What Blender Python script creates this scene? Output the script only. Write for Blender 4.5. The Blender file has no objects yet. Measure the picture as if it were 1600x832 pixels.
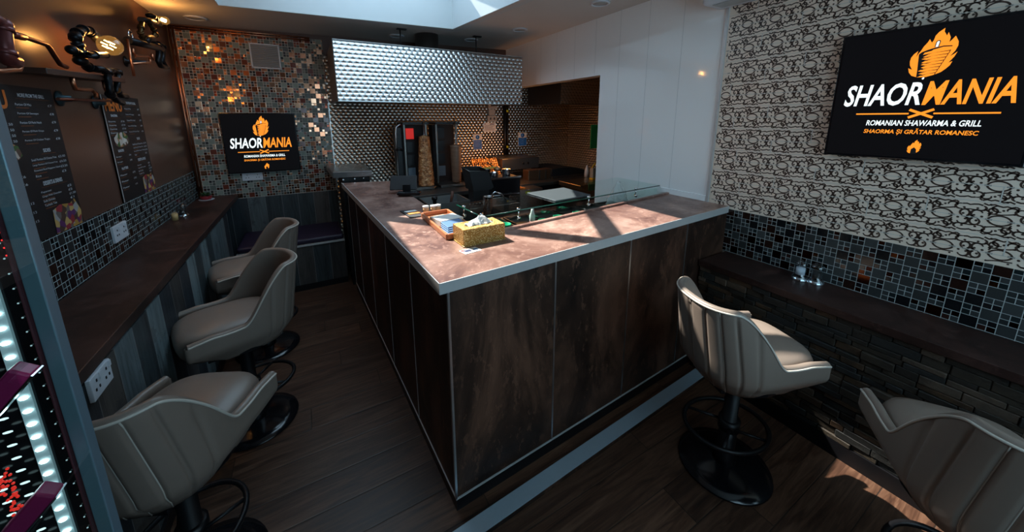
import bpy, bmesh, math, random
from mathutils import Vector, Matrix
from mathutils.geometry import tessellate_polygon
C = bpy.context.scene
COL = C.collection
random.seed(7)
PI = math.pi

# ------------------------------------------------------------------ camera
FPX, PCX, PCY = 554.2, 800.0, 300.0
YAW, PIT, ROL = (math.radians(a) for a in (29.80, 11.64, -0.142))
CAM = Vector((0, 0, 1.65))
_c, _s = math.cos(YAW), math.sin(YAW)
cF = Vector((_s*math.cos(PIT), _c*math.cos(PIT), -math.sin(PIT)))
_R0 = Vector((_c, -_s, 0)); _U0 = _R0.cross(cF)
cR = math.cos(ROL)*_R0 + math.sin(ROL)*_U0
cU = cR.cross(cF)
cam_d = bpy.data.cameras.new('camera')
cam_d.sensor_width = 36; cam_d.lens = FPX/1600*36
cam_d.shift_y = -(416-PCY)/1600; cam_d.clip_start = .02
cam = bpy.data.objects.new('camera', cam_d); COL.objects.link(cam)
cam.matrix_world = Matrix(((cR.x, cU.x, -cF.x, CAM.x), (cR.y, cU.y, -cF.y, CAM.y), (cR.z, cU.z, -cF.z, CAM.z), (0, 0, 0, 1)))
C.camera = cam
def ray(x, y): return cF + cR*((x-PCX)/FPX) - cU*((y-PCY)/FPX)
def onx(x, y, X): d = ray(x, y); return CAM + d*(X/d.x)
def ony(x, y, Y): d = ray(x, y); return CAM + d*(Y/d.y)
def onz(x, y, z): d = ray(x, y); return CAM + d*((z-CAM.z)/d.z)

# ------------------------------------------------------------------ light
C.view_settings.view_transform = 'Standard'; C.view_settings.look = 'None'
C.view_settings.gamma = 1.0; C.view_settings.use_curve_mapping = False
C.view_settings.exposure = 0.28
W = bpy.data.worlds.new('world'); C.world = W; W.use_nodes = True
wb = W.node_tree.nodes['Background']
wb.inputs[0].default_value = (.56, .77, 1.0, 1); wb.inputs[1].default_value = 3.9
SUN = Vector((.272, -.735, -1.0))
sl = bpy.data.lights.new('sun', 'SUN'); sl.energy = 13.5; sl.angle = math.radians(.55); sl.color = (1, .91, .84)
so = bpy.data.objects.new('sun', sl); COL.objects.link(so)
so.rotation_euler = (-SUN).to_track_quat('Z', 'Y').to_euler(); so.location = (-1, 3, 6)
def portal(loc, look, sx, sy):
    l = bpy.data.lights.new('daylight_portal', 'AREA'); l.shape = 'RECTANGLE'; l.size = sx; l.size_y = sy
    l.cycles.is_portal = True
    o = bpy.data.objects.new('daylight_portal', l); COL.objects.link(o); o.location = loc
    o.rotation_euler = (-Vector(look)).to_track_quat('Z', 'Y').to_euler()
portal((.59, 2.857, 2.94), (0, 0, -1), 1.54, 1.43)
portal((1.18, -1.0, 1.68), (0, 1, 0), 2.2, 1.25)

# ------------------------------------------------------------------ helpers
def wloc(o):
    v = Vector((0, 0, 0))
    while o is not None: v += o.location; o = o.parent
    return v
class MB:
    def __init__(s): s.v = []; s.f = []; s.m = []; s.sm = []
    def add(s, vs, fs, m=0, smooth=False):
        b = len(s.v); s.v += [Vector(v) for v in vs]
        for f in fs: s.f.append(tuple(b+i for i in f)); s.m.append(m); s.sm.append(smooth)
        return s
    def box(s, x0, y0, z0, x1, y1, z1, m=0):
        x0, x1 = min(x0, x1), max(x0, x1); y0, y1 = min(y0, y1), max(y0, y1); z0, z1 = min(z0, z1), max(z0, z1)
        return s.add([(x0,y0,z0),(x1,y0,z0),(x1,y1,z0),(x0,y1,z0),(x0,y0,z1),(x1,y0,z1),(x1,y1,z1),(x0,y1,z1)],
              [(0,3,2,1),(4,5,6,7),(0,1,5,4),(1,2,6,5),(2,3,7,6),(3,0,4,7)], m)
    def obox(s, c, ax, ay, az, m=0):
        c = Vector(c); ax, ay, az = Vector(ax), Vector(ay), Vector(az)
        vs = [c+ax*i+ay*j+az*k for k in (-1, 1) for j in (-1, 1) for i in (-1, 1)]
        return s.add(vs, [(0,2,3,1),(4,5,7,6),(0,1,5,4),(1,3,7,5),(3,2,6,7),(2,0,4,6)], m)
    def prism(s, pts, z0, z1, m=0):
        n = len(pts)
        a = sum(pts[i][0]*pts[(i+1)%n][1]-pts[(i+1)%n][0]*pts[i][1] for i in range(n))
        if a < 0: pts = pts[::-1]
        vs = [(p[0], p[1], z0) for p in pts]+[(p[0], p[1], z1) for p in pts]
        fs = [tuple(range(n))[::-1], tuple(range(n, 2*n))]+[(i, (i+1) % n, n+(i+1) % n, n+i) for i in range(n)]
        return s.add(vs, fs, m)
    def cyl(s, p0, p1, r0, r1=None, n=20, m=0, cap=True, smooth=True):
        p0, p1 = Vector(p0), Vector(p1); r1 = r0 if r1 is None else r1
        d = (p1-p0).normalized(); a = d.orthogonal().normalized(); b = d.cross(a)
        vs = []
        for p, r in ((p0, r0), (p1, r1)):
            for i in range(n):
                t = 2*PI*i/n; vs.append(p+(a*math.cos(t)+b*math.sin(t))*r)
        s.add(vs, [(i, (i+1) % n, n+(i+1) % n, n+i) for i in range(n)], m, smooth)
        if cap: s.add(vs, [tuple(range(n))[::-1], tuple(range(n, 2*n))], m)
        return s
    def tube(s, pts, r, n=10, m=0, closed=False, radii=None):
        pts = [Vector(p) for p in pts]; N = len(pts); rings = []
        prev = None
        for i, p in enumerate(pts):
            if closed: d = (pts[(i+1) % N]-pts[i-1]).normalized()
            else: d = (pts[min(i+1, N-1)]-pts[max(i-1, 0)]).normalized()
            if prev is None: a = d.orthogonal().normalized()
            else:
                a = (prev-d*prev.dot(d))
                a = a.normalized() if a.length > 1e-6 else d.orthogonal().normalized()
            prev = a; b = d.cross(a); rr = radii[i] if radii else r
            rings.append([p+(a*math.cos(2*PI*k/n)+b*math.sin(2*PI*k/n))*rr for k in range(n)])
        vs = [v for q in rings for v in q]; fs = []
        M = N if closed else N-1
        for i in range(M):
            j = (i+1) % N
            for k in range(n): fs.append((i*n+k, i*n+(k+1) % n, j*n+(k+1) % n, j*n+k))
        s.add(vs, fs, m, True)
        if not closed: s.add(vs, [tuple(range(n))[::-1], tuple(range((N-1)*n, N*n))], m)
        return s
    def lathe(s, c, prof, n=24, m=0, axis=(0, 0, 1), smooth=True):
        c = Vector(c); d = Vector(axis).normalized()
        a = d.orthogonal().normalized() if abs(d.z) < .99 else Vector((1, 0, 0)); b = d.cross(a)
        vs = [c+d*z+(a*math.cos(2*PI*k/n)+b*math.sin(2*PI*k/n))*max(r, 1e-5) for r, z in prof for k in range(n)]
        fs = [(i*n+k, i*n+(k+1) % n, (i+1)*n+(k+1) % n, (i+1)*n+k) for i in range(len(prof)-1) for k in range(n)]
        return s.add(vs, fs, m, smooth)
    def ball(s, c, r, n=16, m=0, sc=(1, 1, 1)):
        c = Vector(c); R = n//2
        vs = [c+Vector((math.sin(PI*i/R)*math.cos(2*PI*k/n)*r*sc[0], math.sin(PI*i/R)*math.sin(2*PI*k/n)*r*sc[1], -math.cos(PI*i/R)*r*sc[2])) for i in range(R+1) for k in range(n)]
        fs = [(i*n+k, i*n+(k+1) % n, (i+1)*n+(k+1) % n, (i+1)*n+k) for i in range(R) for k in range(n)]
        return s.add(vs, fs, m, True)
    def grid(s, fn, nu, nv, m=0, cu=False, cv=False, smooth=True):
        vs = [fn(i, j) for i in range(nu) for j in range(nv)]; fs = []
        for i in range(nu if cu else nu-1):
            for j in range(nv if cv else nv-1):
                a, b = (i+1) % nu, (j+1) % nv
                fs.append((i*nv+j, a*nv+j, a*nv+b, i*nv+b))
        return s.add(vs, fs, m, smooth)
    def build(s, name, mats, parent=None, bevel=0, local=False, seg=2, recalc=True):
        me = bpy.data.meshes.new(name)
        off = Vector((0, 0, 0)) if (local or parent is None) else wloc(parent)
        me.from_pydata([tuple(v-off) for v in s.v], [], s.f); me.validate()
        if len(me.polygons) == len(s.f):
            me.polygons.foreach_set('material_index', s.m); me.polygons.foreach_set('use_smooth', s.sm)
        if recalc:
            b = bmesh.new(); b.from_mesh(me); bmesh.ops.remove_doubles(b, verts=b.verts, dist=1e-6)
            bmesh.ops.recalc_face_normals(b, faces=b.faces); b.to_mesh(me); b.free()
        for q in (mats if isinstance(mats, (list, tuple)) else [mats]): me.materials.append(q)
        o = bpy.data.objects.new(name, me); COL.objects.link(o); o.parent = parent
        if bevel:
            md = o.modifiers.new('bevel', 'BEVEL'); md.width = bevel; md.segments = seg; md.limit_method = 'ANGLE'; md.angle_limit = math.radians(40)
        return o
def thing(name, label, cat, loc=(0, 0, 0), rz=0, group=None):
    o = bpy.data.objects.new(name, None); COL.objects.link(o); o.empty_display_size = .05
    o.location = loc; o.rotation_euler = (0, 0, rz); o['label'] = label; o['category'] = cat
    if group: o['group'] = group
    return o
def tag(o, label, cat, group=None, kind=None):
    o['label'] = label; o['category'] = cat
    if group: o['group'] = group
    if kind: o['kind'] = kind
    return o
def struct(o): o['kind'] = 'structure'; return o
def copy_tree(o, parent=None):
    c = o.copy(); COL.objects.link(c); c.parent = parent
    for ch in list(o.children): copy_tree(ch, c)
    return c
def lab(o, t): o['label'] = t; return o

# ------------------------------------------------------------------ materials
MT = {}
class NT:
    """small node-graph writer"""
    def __init__(s, name):
        s.mat = bpy.data.materials.new(name); s.mat.use_nodes = True; s.t = s.mat.node_tree
        s.b = s.t.nodes['Principled BSDF']; s.out = s.t.nodes['Material Output']
    def n(s, typ, **kw):
        x = s.t.nodes.new(typ)
        for k, v in kw.items(): setattr(x, k, v)
        return x
    def link(s, a, b): s.t.links.new(a, b)
    def val(s, sock, v):
        if isinstance(v, bpy.types.NodeSocket): s.link(v, sock)
        else: sock.default_value = v
    def math(s, op, a, b=0, c=None, clamp=False):
        x = s.n('ShaderNodeMath', operation=op, use_clamp=clamp)
        s.val(x.inputs[0], a); s.val(x.inputs[1], b)
        if c is not None: s.val(x.inputs[2], c)
        return x.outputs[0]
    def obj(s, scale=(1, 1, 1), loc=(0, 0, 0)):
        t = s.n('ShaderNodeTexCoord'); m = s.n('ShaderNodeMapping'); s.link(t.outputs['Object'], m.inputs[0])
        m.inputs['Scale'].default_value = scale; m.inputs['Location'].default_value = loc
        return m.outputs[0]
    def noise(s, v, sc, detail=4, rough=.6, dist=0):
        x = s.n('ShaderNodeTexNoise'); s.link(v, x.inputs['Vector']); x.inputs['Scale'].default_value = sc
        x.inputs['Detail'].default_value = detail; x.inputs['Roughness'].default_value = rough; x.inputs['Distortion'].default_value = dist
        return x
    def ramp(s, f, stops, interp='LINEAR'):
        x = s.n('ShaderNodeValToRGB'); s.link(f, x.inputs[0]); x.color_ramp.interpolation = interp
        e = x.color_ramp.elements
        while len(e) < len(stops): e.new(.5)
        for q, (p, c) in zip(e, stops): q.position = p; q.color = (c[0], c[1], c[2], 1)
        return x.outputs[0]
    def mix(s, f, a, b):
        x = s.n('ShaderNodeMix', data_type='RGBA')
        s.val(x.inputs[0], f)
        for k, v in ((6, a), (7, b)):
            if isinstance(v, tuple) and len(v) == 3: v = (*v, 1)
            s.val(x.inputs[k], v)
        return x.outputs[2]
    def bump(s, h, strength=.3, dist=.01, normal=None):
        x = s.n('ShaderNodeBump'); s.link(h, x.inputs['Height']); x.inputs['Strength'].default_value = strength; x.inputs['Distance'].default_value = dist
        if normal is not None: s.link(normal, x.inputs['Normal'])
        s.link(x.outputs[0], s.b.inputs['Normal']); return x.outputs[0]
    def set(s, **kw):
        for k, v in kw.items(): s.val(s.b.inputs[k.replace('_', ' ')], (*v, 1) if isinstance(v, tuple) and len(v) == 3 else v)
        return s
def plain(name, col, rough=.5, metal=0, emit=None, es=1, coat=0, spec=None, bump=0, bs=60):
    if name in MT: return MT[name]
    g = NT(name); v = g.obj(); nz = g.noise(v, bs, 3)
    c = g.mix(g.math('MULTIPLY', nz.outputs[0], .35), col, tuple(x*.72 for x in col))
    g.set(Base_Color=c, Roughness=rough, Metallic=metal)
    if emit: g.set(Emission_Color=emit, Emission_Strength=es)
    if coat: g.set(Coat_Weight=coat)
    if spec is not None: g.set(Specular_IOR_Level=spec)
    if bump: g.bump(nz.outputs[0], bump, .003)
    MT[name] = g.mat; return g.mat

def mosaic(name, au, av, u0, v0, bigs, smalls, metal_p, grout=(.42, .45, .44), rand=False, tilt=.06, gw=.032, shiftrow=False):
    """checker of 48 mm tiles and 2x2 small ones"""
    g = NT(name); t = g.n('ShaderNodeTexCoord'); sp = g.n('ShaderNodeSeparateXYZ'); g.link(t.outputs['Object'], sp.inputs[0])
    p = .0495
    U = g.math('DIVIDE', g.math('SUBTRACT', sp.outputs[au], u0), p); V = g.math('DIVIDE', g.math('SUBTRACT', sp.outputs[av], v0), p)
    fu, fv = g.math('FLOOR', U), g.math('FLOOR', V)
    def wn(a, b, k):
        cb = g.n('ShaderNodeCombineXYZ'); g.link(a, cb.inputs[0]); g.link(b, cb.inputs[1]); cb.inputs[2].default_value = k
        x = g.n('ShaderNodeTexWhiteNoise', noise_dimensions='3D'); g.link(cb.outputs[0], x.inputs[0]); return x
    par = g.math('FLOORED_MODULO', g.math('ADD', fu, fv), 2)
    if rand:   # a freer mix: some of the big cells break up too
        par = g.math('GREATER_THAN', g.math('ADD', g.math('MULTIPLY', par, .62), g.math('MULTIPLY', wn(fu, fv, 3.3).outputs[0], .55)), .5)
    k = g.math('ADD', par, 1)
    U2, V2 = g.math('MULTIPLY', U, k), g.math('MULTIPLY', V, k)
    iu, iv = g.math('FLOOR', U2), g.math('FLOOR', V2)
    ru, rv = g.math('SUBTRACT', U2, iu), g.math('SUBTRACT', V2, iv)
    w = g.math('MULTIPLY', k, gw)
    def edge(r): return g.math('MINIMUM', r, g.math('SUBTRACT', 1, r))
    e = g.math('DIVIDE', g.math('MINIMUM', edge(ru), edge(rv)), k)
    gm = g.math('LESS_THAN', e, gw)
    n1 = wn(g.math('ADD', iu, g.math('MULTIPLY', par, 517)), iv, 1.7)
    cb_ = g.ramp(n1.outputs[0], bigs, 'CONSTANT'); cs_ = g.ramp(n1.outputs[0], smalls, 'CONSTANT')
    col = g.mix(par, cb_, cs_)
    n2 = wn(g.math('ADD', iu, g.math('MULTIPLY', par, 517)), iv, 8.1)
    vv = g.obj(); nz = g.noise(vv, 240, 3, .7)
    stone = g.mix(g.math('MULTIPLY', nz.outputs[0], .8), (1, 1, 1), (.25, .25, .25))
    mul = g.n('ShaderNodeMix', data_type='RGBA', blend_type='MULTIPLY'); mul.inputs[0].default_value = .8
    g.link(col, mul.inputs[6]); g.link(stone, mul.inputs[7])
    isstone = g.math('LESS_THAN', n1.outputs[0], .42)
    tcol = g.mix(isstone, col, mul.outputs[2])
    ismet = g.math('GREATER_THAN', n1.outputs[0], 1-metal_p)
    fin = g.mix(gm, tcol, grout)
    met = g.math('MULTIPLY', ismet, g.math('SUBTRACT', 1, gm))
    rough = g.math('ADD', g.math('ADD', .14, g.math('MULTIPLY', isstone, .45)), g.math('MULTIPLY', gm, .4), clamp=True)
    g.set(Base_Color=fin, Roughness=rough, Metallic=met)
    geo = g.n('ShaderNodeNewGeometry')
    sub = g.n('ShaderNodeVectorMath', operation='SUBTRACT'); g.link(n2.outputs[1], sub.inputs[0]); sub.inputs[1].default_value = (.5, .5, .5)
    scn = g.n('ShaderNodeVectorMath', operation='SCALE'); g.link(sub.outputs[0], scn.inputs[0]); scn.inputs['Scale'].default_value = tilt
    ad = g.n('ShaderNodeVectorMath', operation='ADD'); g.link(geo.outputs['Normal'], ad.inputs[0]); g.link(scn.outputs[0], ad.inputs[1])
    nm = g.n('ShaderNodeVectorMath', operation='NORMALIZE'); g.link(ad.outputs[0], nm.inputs[0])
    h = g.math('MULTIPLY', g.math('MINIMUM', e, gw*1.8), 8)
    g.bump(h, .4, .004, nm.outputs[0])
    return g.mat
GD = (.20, .21, .20)
darks = [(0, (.028, .033, .034)), (.22, (.045, .052, .053)), (.42, (.006, .007, .009)), (.62, (.02, .008, .006)), (.80, (.035, .013, .009)), (.95, (.10, .03, .012))]
darks_s = [(0, (.03, .036, .038)), (.3, (.012, .018, .02)), (.5, (.008, .008, .01)), (.72, (.03, .012, .01)), (.9, (.09, .035, .02)), (.96, (.14, .05, .02))]
M_mosR = mosaic('mosaic_right', 1, 2, .005, .761, darks, darks_s, .20, grout=(.40, .43, .43), gw=.024)
M_mosL = mosaic('mosaic_left', 1, 2, .01, .925, [(0, (.014, .018, .02)), (.3, (.006, .007, .009)), (.6, (.004, .004, .005)), (.85, (.02, .008, .006)), (.95, (.03, .012, .008)), (.97, (.02, .02, .02))],
                [(0, (.012, .015, .018)), (.3, (.006, .007, .009)), (.6, (.004, .004, .005)), (.85, (.02, .008, .006)), (.95, (.03, .012, .008)), (.97, (.02, .02, .02))], .06, grout=(.36, .46, .48), gw=.026)
M_mosB = mosaic('mosaic_back', 0, 2, -.96, .875, [(0, (.26, .31, .27)), (.25, (.13, .165, .15)), (.42, (.08, .085, .08)), (.50, (.14, .035, .022)), (.66, (.50, .20, .11)), (.86, (.66, .34, .21))],
                [(0, (.16, .18, .16)), (.2, (.06, .075, .07)), (.42, (.03, .03, .032)), (.56, (.16, .04, .025)), (.74, (.45, .20, .11)), (.88, (.62, .34, .22))],   .34, grout=(.48, .46, .42), rand=True, tilt=.07, gw=.028)

def steel_swirl(name, au, av, pitch=.034, rough=.26, col=(.62, .63, .64), strength=.9):
    g = NT(name); t = g.n('ShaderNodeTexCoord'); sp = g.n('ShaderNodeSeparateXYZ'); g.link(t.outputs['Object'], sp.inputs[0])
    U, V = g.math('DIVIDE', sp.outputs[au], pitch), g.math('DIVIDE', sp.outputs[av], pitch*.68)
    row = g.math('FLOOR', V)
    U = g.math('ADD', U, g.math('MULTIPLY', g.math('FLOORED_MODULO', row, 2), .5))
    fu = g.math('SUBTRACT', g.math('FRACT', U), .5); fv = g.math('SUBTRACT', g.math('FRACT', V), .5)
    d = g.math('SQRT', g.math('ADD', g.math('MULTIPLY', fu, fu), g.math('MULTIPLY', g.math('MULTIPLY', fv, fv), .75)))
    h = g.math('SUBTRACT', g.math('MULTIPLY', fv, -.55), g.math('MULTIPLY', g.math('MULTIPLY', d, d), 1.6))
    nz = g.noise(g.obj(), 9, 3); nf = g.noise(g.obj((1, 1, 1)), 400, 2)
    c = g.mix(g.ramp(g.math('ADD', d, g.math('MULTIPLY', fv, -.35)), [(.45, (0, 0, 0)), (.62, (1, 1, 1))]), col, tuple(x*.34 for x in col))
    g.set(Base_Color=c, Metallic=1.0, Roughness=g.math('ADD', rough, g.math('MULTIPLY', nz.outputs[0], .16)))
    g.bump(h, strength, pitch*.30)
    return g.mat
M_hood = steel_swirl('swirl_steel_hood', 0, 2, .053, .24, (.66, .66, .66), 1.0)
M_splash = steel_swirl('swirl_steel_splashback', 0, 2, .050, .24, (.70, .63, .55), 1.0)
M_splashY = steel_swirl('swirl_steel_side', 1, 2, .050, .26, (.66, .56, .46), 1.0)

def wood_floor():
    g = NT('walnut_planks'); t = g.n('ShaderNodeTexCoord'); sp = g.n('ShaderNodeSeparateXYZ'); g.link(t.outputs['Object'], sp.inputs[0])
    V = g.math('DIVIDE', g.math('ADD', sp.outputs[1], .03), .165); r = g.math('FLOOR', V); fv = g.math('FRACT', V)
    wn = g.n('ShaderNodeTexWhiteNoise', noise_dimensions='1D'); g.link(r, wn.inputs['W'])
    U = g.math('ADD', g.math('DIVIDE', sp.outputs[0], 1.25), wn.outputs[0]); iu = g.math('FLOOR', U); fu = g.math('FRACT', U)
    cb = g.n('ShaderNodeCombineXYZ'); g.link(iu, cb.inputs[0]); g.link(r, cb.inputs[1])
    w2 = g.n('ShaderNodeTexWhiteNoise', noise_dimensions='3D'); g.link(cb.outputs[0], w2.inputs[0])
    e = g.math('MINIMUM', g.math('MULTIPLY', g.math('MINIMUM', fv, g.math('SUBTRACT', 1, fv)), .165), g.math('MULTIPLY', g.math('MINIMUM', fu, g.math('SUBTRACT', 1, fu)), 1.25))
    seam = g.math('LESS_THAN', e, .0016)
    mp = g.n('ShaderNodeMapping'); g.link(t.outputs['Object'], mp.inputs[0]); mp.inputs['Scale'].default_value = (2.2, 26, 1)
    off = g.n('ShaderNodeVectorMath', operation='ADD'); g.link(mp.outputs[0], off.inputs[0]); sc = g.n('ShaderNodeVectorMath', operation='SCALE'); g.link(w2.outputs[1], sc.inputs[0]); sc.inputs['Scale'].default_value = 30; g.link(sc.outputs[0], off.inputs[1])
    nz = g.noise(off.outputs[0], 1.3, 6, .62, 1.4)
    c = g.ramp(nz.outputs[0], [(.30, (.024, .010, .006)), (.48, (.070, .032, .018)), (.62, (.115, .058, .034)), (.8, (.17, .095, .060))])
    m = g.n('ShaderNodeMix', data_type='RGBA', blend_type='MULTIPLY'); m.inputs[0].default_value = 1
    g.link(c, m.inputs[6]); g.link(g.ramp(w2.outputs[0], [(0, (.62, .60, .60)), (1, (1.05, 1.0, .97))]), m.inputs[7])
    g.set(Base_Color=g.mix(seam, m.outputs[2], (.012, .008, .006)), Roughness=g.math('ADD', .34, g.math('MULTIPLY', nz.outputs[0], .2)))
    h = g.math('ADD', g.math('MULTIPLY', nz.outputs[0], .3), g.math('MINIMUM', g.math('MULTIPLY', e, 200), 1)); g.bump(h, .25, .003)
    return g.mat
def rust(name, c0, c1, c2, rough=.38, sc=2.6, vert=True):
    g = NT(name); v = g.obj((1, 1, .45) if vert else (1, 1, 1))
    a = g.noise(v, sc, 8, .68, .6); b = g.noise(v, sc*9, 5, .75); d = g.noise(v, sc*.8, 2, .5, 1)
    c = g.ramp(a.outputs[0], [(.38, c0), (.5, c1), (.62, c2)])
    c = g.mix(g.math('MULTIPLY', g.math('GREATER_THAN', b.outputs[0], .58), .35), c, tuple(x*1.55 for x in c2))
    c = g.mix(g.math('MULTIPLY', g.ramp(d.outputs[0], [(.35, (0, 0, 0)), (.6, (1, 1, 1))]), .45), c, c0)
    g.set(Base_Color=c, Roughness=g.math('ADD', rough, g.math('MULTIPLY', b.outputs[0], .15)))
    g.bump(b.outputs[0], .12, .002); g.set(Specular_IOR_Level=.32); return g.mat
M_floor = wood_floor()
M_panel = rust('rust_laminate_dark', (.008, .004, .003), (.040, .019, .012), (.13, .060, .037), .38, 2.6)
M_top = rust('rust_laminate_worktop', (.10, .046, .038), (.25, .138, .108), (.42, .27, .22), .30, 3.2, False)
M_ledge = rust('rust_laminate_ledge', (.014, .007, .006), (.036, .016, .013), (.07, .034, .028), .36, 3, False)
def planks(name, ax, w, tint=(1, 1, 1)):
    g = NT(name); t = g.n('ShaderNodeTexCoord'); sp = g.n('ShaderNodeSeparateXYZ'); g.link(t.outputs['Object'], sp.inputs[0])
    U = g.math('DIVIDE', sp.outputs[ax], w); i = g.math('FLOOR', U); f = g.math('FRACT', U)
    wn = g.n('ShaderNodeTexWhiteNoise', noise_dimensions='1D'); g.link(i, wn.inputs['W'])
    mp = g.n('ShaderNodeMapping'); g.link(t.outputs['Object'], mp.inputs[0]); mp.inputs['Scale'].default_value = (20, 20, 2.0)
    off = g.n('ShaderNodeVectorMath', operation='ADD'); g.link(mp.outputs[0], off.inputs[0]); sc = g.n('ShaderNodeVectorMath', operation='SCALE'); g.link(wn.outputs[1], sc.inputs[0]); sc.inputs['Scale'].default_value = 25; g.link(sc.outputs[0], off.inputs[1])
    a = g.noise(off.outputs[0], .9, 7, .7, 1.2); b = g.noise(g.obj(), 9, 4, .7)
    base = g.ramp(wn.outputs[0], [(0, (.035, .047, .052)), (.2, (.11, .14, .15)), (.4, (.02, .027, .034)), (.55, (.07, .063, .057)), (.7, (.14, .18, .19)), (.85, (.045, .041, .04))], 'CONSTANT')
    m = g.n('ShaderNodeMix', data_type='RGBA', blend_type='MULTIPLY'); m.inputs[0].default_value = 1; g.link(base, m.inputs[6]); g.link(g.ramp(a.outputs[0], [(.3, (.3, .3, .3)), (.6, (1.15, 1.15, 1.15))]), m.inputs[7])
    c = g.mix(g.math('MULTIPLY', g.math('GREATER_THAN', b.outputs[0], .6), .4), m.outputs[2], (.03, .03, .035))
    seam = g.math('LESS_THAN', g.math('MINIMUM', f, g.math('SUBTRACT', 1, f)), .010)
    g.set(Base_Color=g.mix(seam, c, (.20, .20, .20)), Roughness=.55); g.bump(a.outputs[0], .3, .003); return g.mat
M_plankX = planks('weathered_planks_back', 0, .145); M_plankY = planks('weathered_planks_left', 1, .15)
def paint(name, col, rough=.4, sc=3): return plain(name, col, rough, bs=sc)
M_brown = paint('brown_satin_paint', (.085, .040, .027), .34)
M_ceil = paint('ceiling_paint', (.60, .59, .57), .7)
M_well = paint('skylight_well_paint', (.56, .59, .60), .7)
M_white = NT('white_gloss_panel'); M_white.set(Base_Color=(.92, .94, .95), Roughness=.06); M_white = M_white.mat
M_alu = plain('brushed_aluminium', (.56, .57, .58), .34, 1)
M_aluS = plain('satin_edge_trim', (.60, .60, .60), .40, .35)
M_chrome = plain('polished_chrome', (.80, .80, .82), .12, 1)
M_steel = plain('stainless_steel', (.48, .48, .48), .30, 1)
M_steelD = plain('dull_steel', (.20, .19, .18), .42, 1)
M_blk = plain('black_metal', (.006, .006, .008), .42, .3)
M_blkM = plain('black_matt', (.008, .008, .010), .7)
M_blkG = plain('black_gloss', (.006, .006, .008), .16)
M_cop = plain('copper', (.62, .27, .15), .32, 1)
M_copD = plain('aged_copper', (.26, .10, .07), .38, 1)
M_pipe = plain('black_iron_pipe', (.018, .020, .024), .36, .8)
M_leather = plain('taupe_leather', (.225, .175, .145), .40, bump=.25, bs=14)
M_pipg = plain('leather_piping', (.56, .51, .45), .4)
M_seam = plain('leather_seam', (.20, .165, .14), .6)
M_purple = plain('dark_purple_cushion', (.018, .010, .032), .45)
M_wht = plain('white_plastic', (.60, .64, .70), .35)
M_paper = plain('white_paper', (.80, .80, .78), .8)
M_blue = plain('blue_packet', (.07, .17, .36), .5)
M_wood = plain('varnished_wood', (.46, .15, .055), .35, bs=20)
M_green = plain('green_plastic', (.01, .42, .22), .35)
M_greenD = plain('dark_green', (.02, .08, .02), .6)
M_board = plain('green_board', (.0, .42, .10), .5)
M_red = plain('red_pot', (.35, .02, .03), .4)
M_yel = plain('yellow_plastic', (.75, .45, .02), .4)
M_org = plain('orange_print', (.85, .25, .03), .6)
M_signb = plain('sign_blue', (.02, .16, .55), .5)
M_pink = plain('pink_carton', (.30, .015, .09), .35)
M_lcdO = plain('screen_orange', (.3, .1, .0), .5, emit=(1, .29, .022, 1), es=.95)
M_lcdW = plain('screen_white', (.3, .3, .3), .5, emit=(.85, .97, 1, 1), es=.95)
M_lcdK = plain('screen_dark', (.002, .002, .003), .5, emit=(.0025, .0025, .003, 1), es=1, spec=.08)
M_prO = plain('menu_orange', (.65, .16, .02), .6); M_prW = plain('menu_white', (.55, .62, .68), .6); M_menu = plain('menu_black', (.006, .007, .009), .55)
M_prB = plain('menu_brown', (.16, .055, .02), .6)
def emis(name, col, s):
    g = NT(name); g.set(Base_Color=(0, 0, 0), Emission_Color=(*col, 1), Emission_Strength=s); return g.mat
M_fil = emis('hot_filament', (1, .62, .28), 22); M_led = emis('cold_led', (.72, .95, 1), 5); M_ledRefl = emis('dim_led_reflection', (.55, .8, .9), .5); M_ledR = emis('red_led', (1, .02, .02), 2.0)
M_ember = NT('glowing_embers'); _v = M_ember.obj(); _n = M_ember.noise(_v, 60, 4)
M_ember.set(Base_Color=(.02, .01, .01), Emission_Color=M_ember.ramp(_n.outputs[0], [(.45, (0, 0, 0)), (.6, (1, .2, .02)), (.75, (1, .6, .2))]), Emission_Strength=1.6); M_ember = M_ember.mat
M_redglow = emis('red_burner', (1, .03, .02), .38)
def glass(name, tint, rough=.0, fac=1.0, glow=None):
    g = NT(name); tr = g.n('ShaderNodeBsdfTransparent'); tr.inputs[0].default_value = (*tint, 1)
    gl = g.n('ShaderNodeBsdfGlossy'); gl.inputs['Roughness'].default_value = rough; gl.inputs[0].default_value = (1, 1, 1, 1)
    fr = g.n('ShaderNodeFresnel'); fr.inputs[0].default_value = 1.45
    mx = g.n('ShaderNodeMixShader'); geo = g.n('ShaderNodeNewGeometry'); g.link(g.math('MULTIPLY', g.math('MULTIPLY', fr.outputs[0], fac), g.math('SUBTRACT', 1, geo.outputs['Backfacing']), clamp=True), mx.inputs[0]); g.link(tr.outputs[0], mx.inputs[1]); g.link(gl.outputs[0], mx.inputs[2])
    o = mx.outputs[0]
    if glow:
        em = g.n('ShaderNodeEmission'); em.inputs[0].default_value = (*glow, 1); em.inputs[1].default_value = .10; ad = g.n('ShaderNodeAddShader'); g.link(o, ad.inputs[0]); g.link(em.outputs[0], ad.inputs[1]); o = ad.outputs[0]
    g.link(o, g.out.inputs[0]); return g.mat
M_glass = glass('clear_glass', (.90, .97, .95), .0); M_bulbg = glass('bulb_glass', (1, .86, .6), .0, 1.5, (1, .50, .12)); M_edge = plain('green_glass_edge', (.004, .05, .035), .15)
M_pglass = glass('clear_plastic', (.78, .84, .88), .12, 2.2)
_f = NT('thin_film'); _f.set(Base_Color=(.75, .80, .84), Roughness=.2, Alpha=.32); M_film = _f.mat
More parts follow.
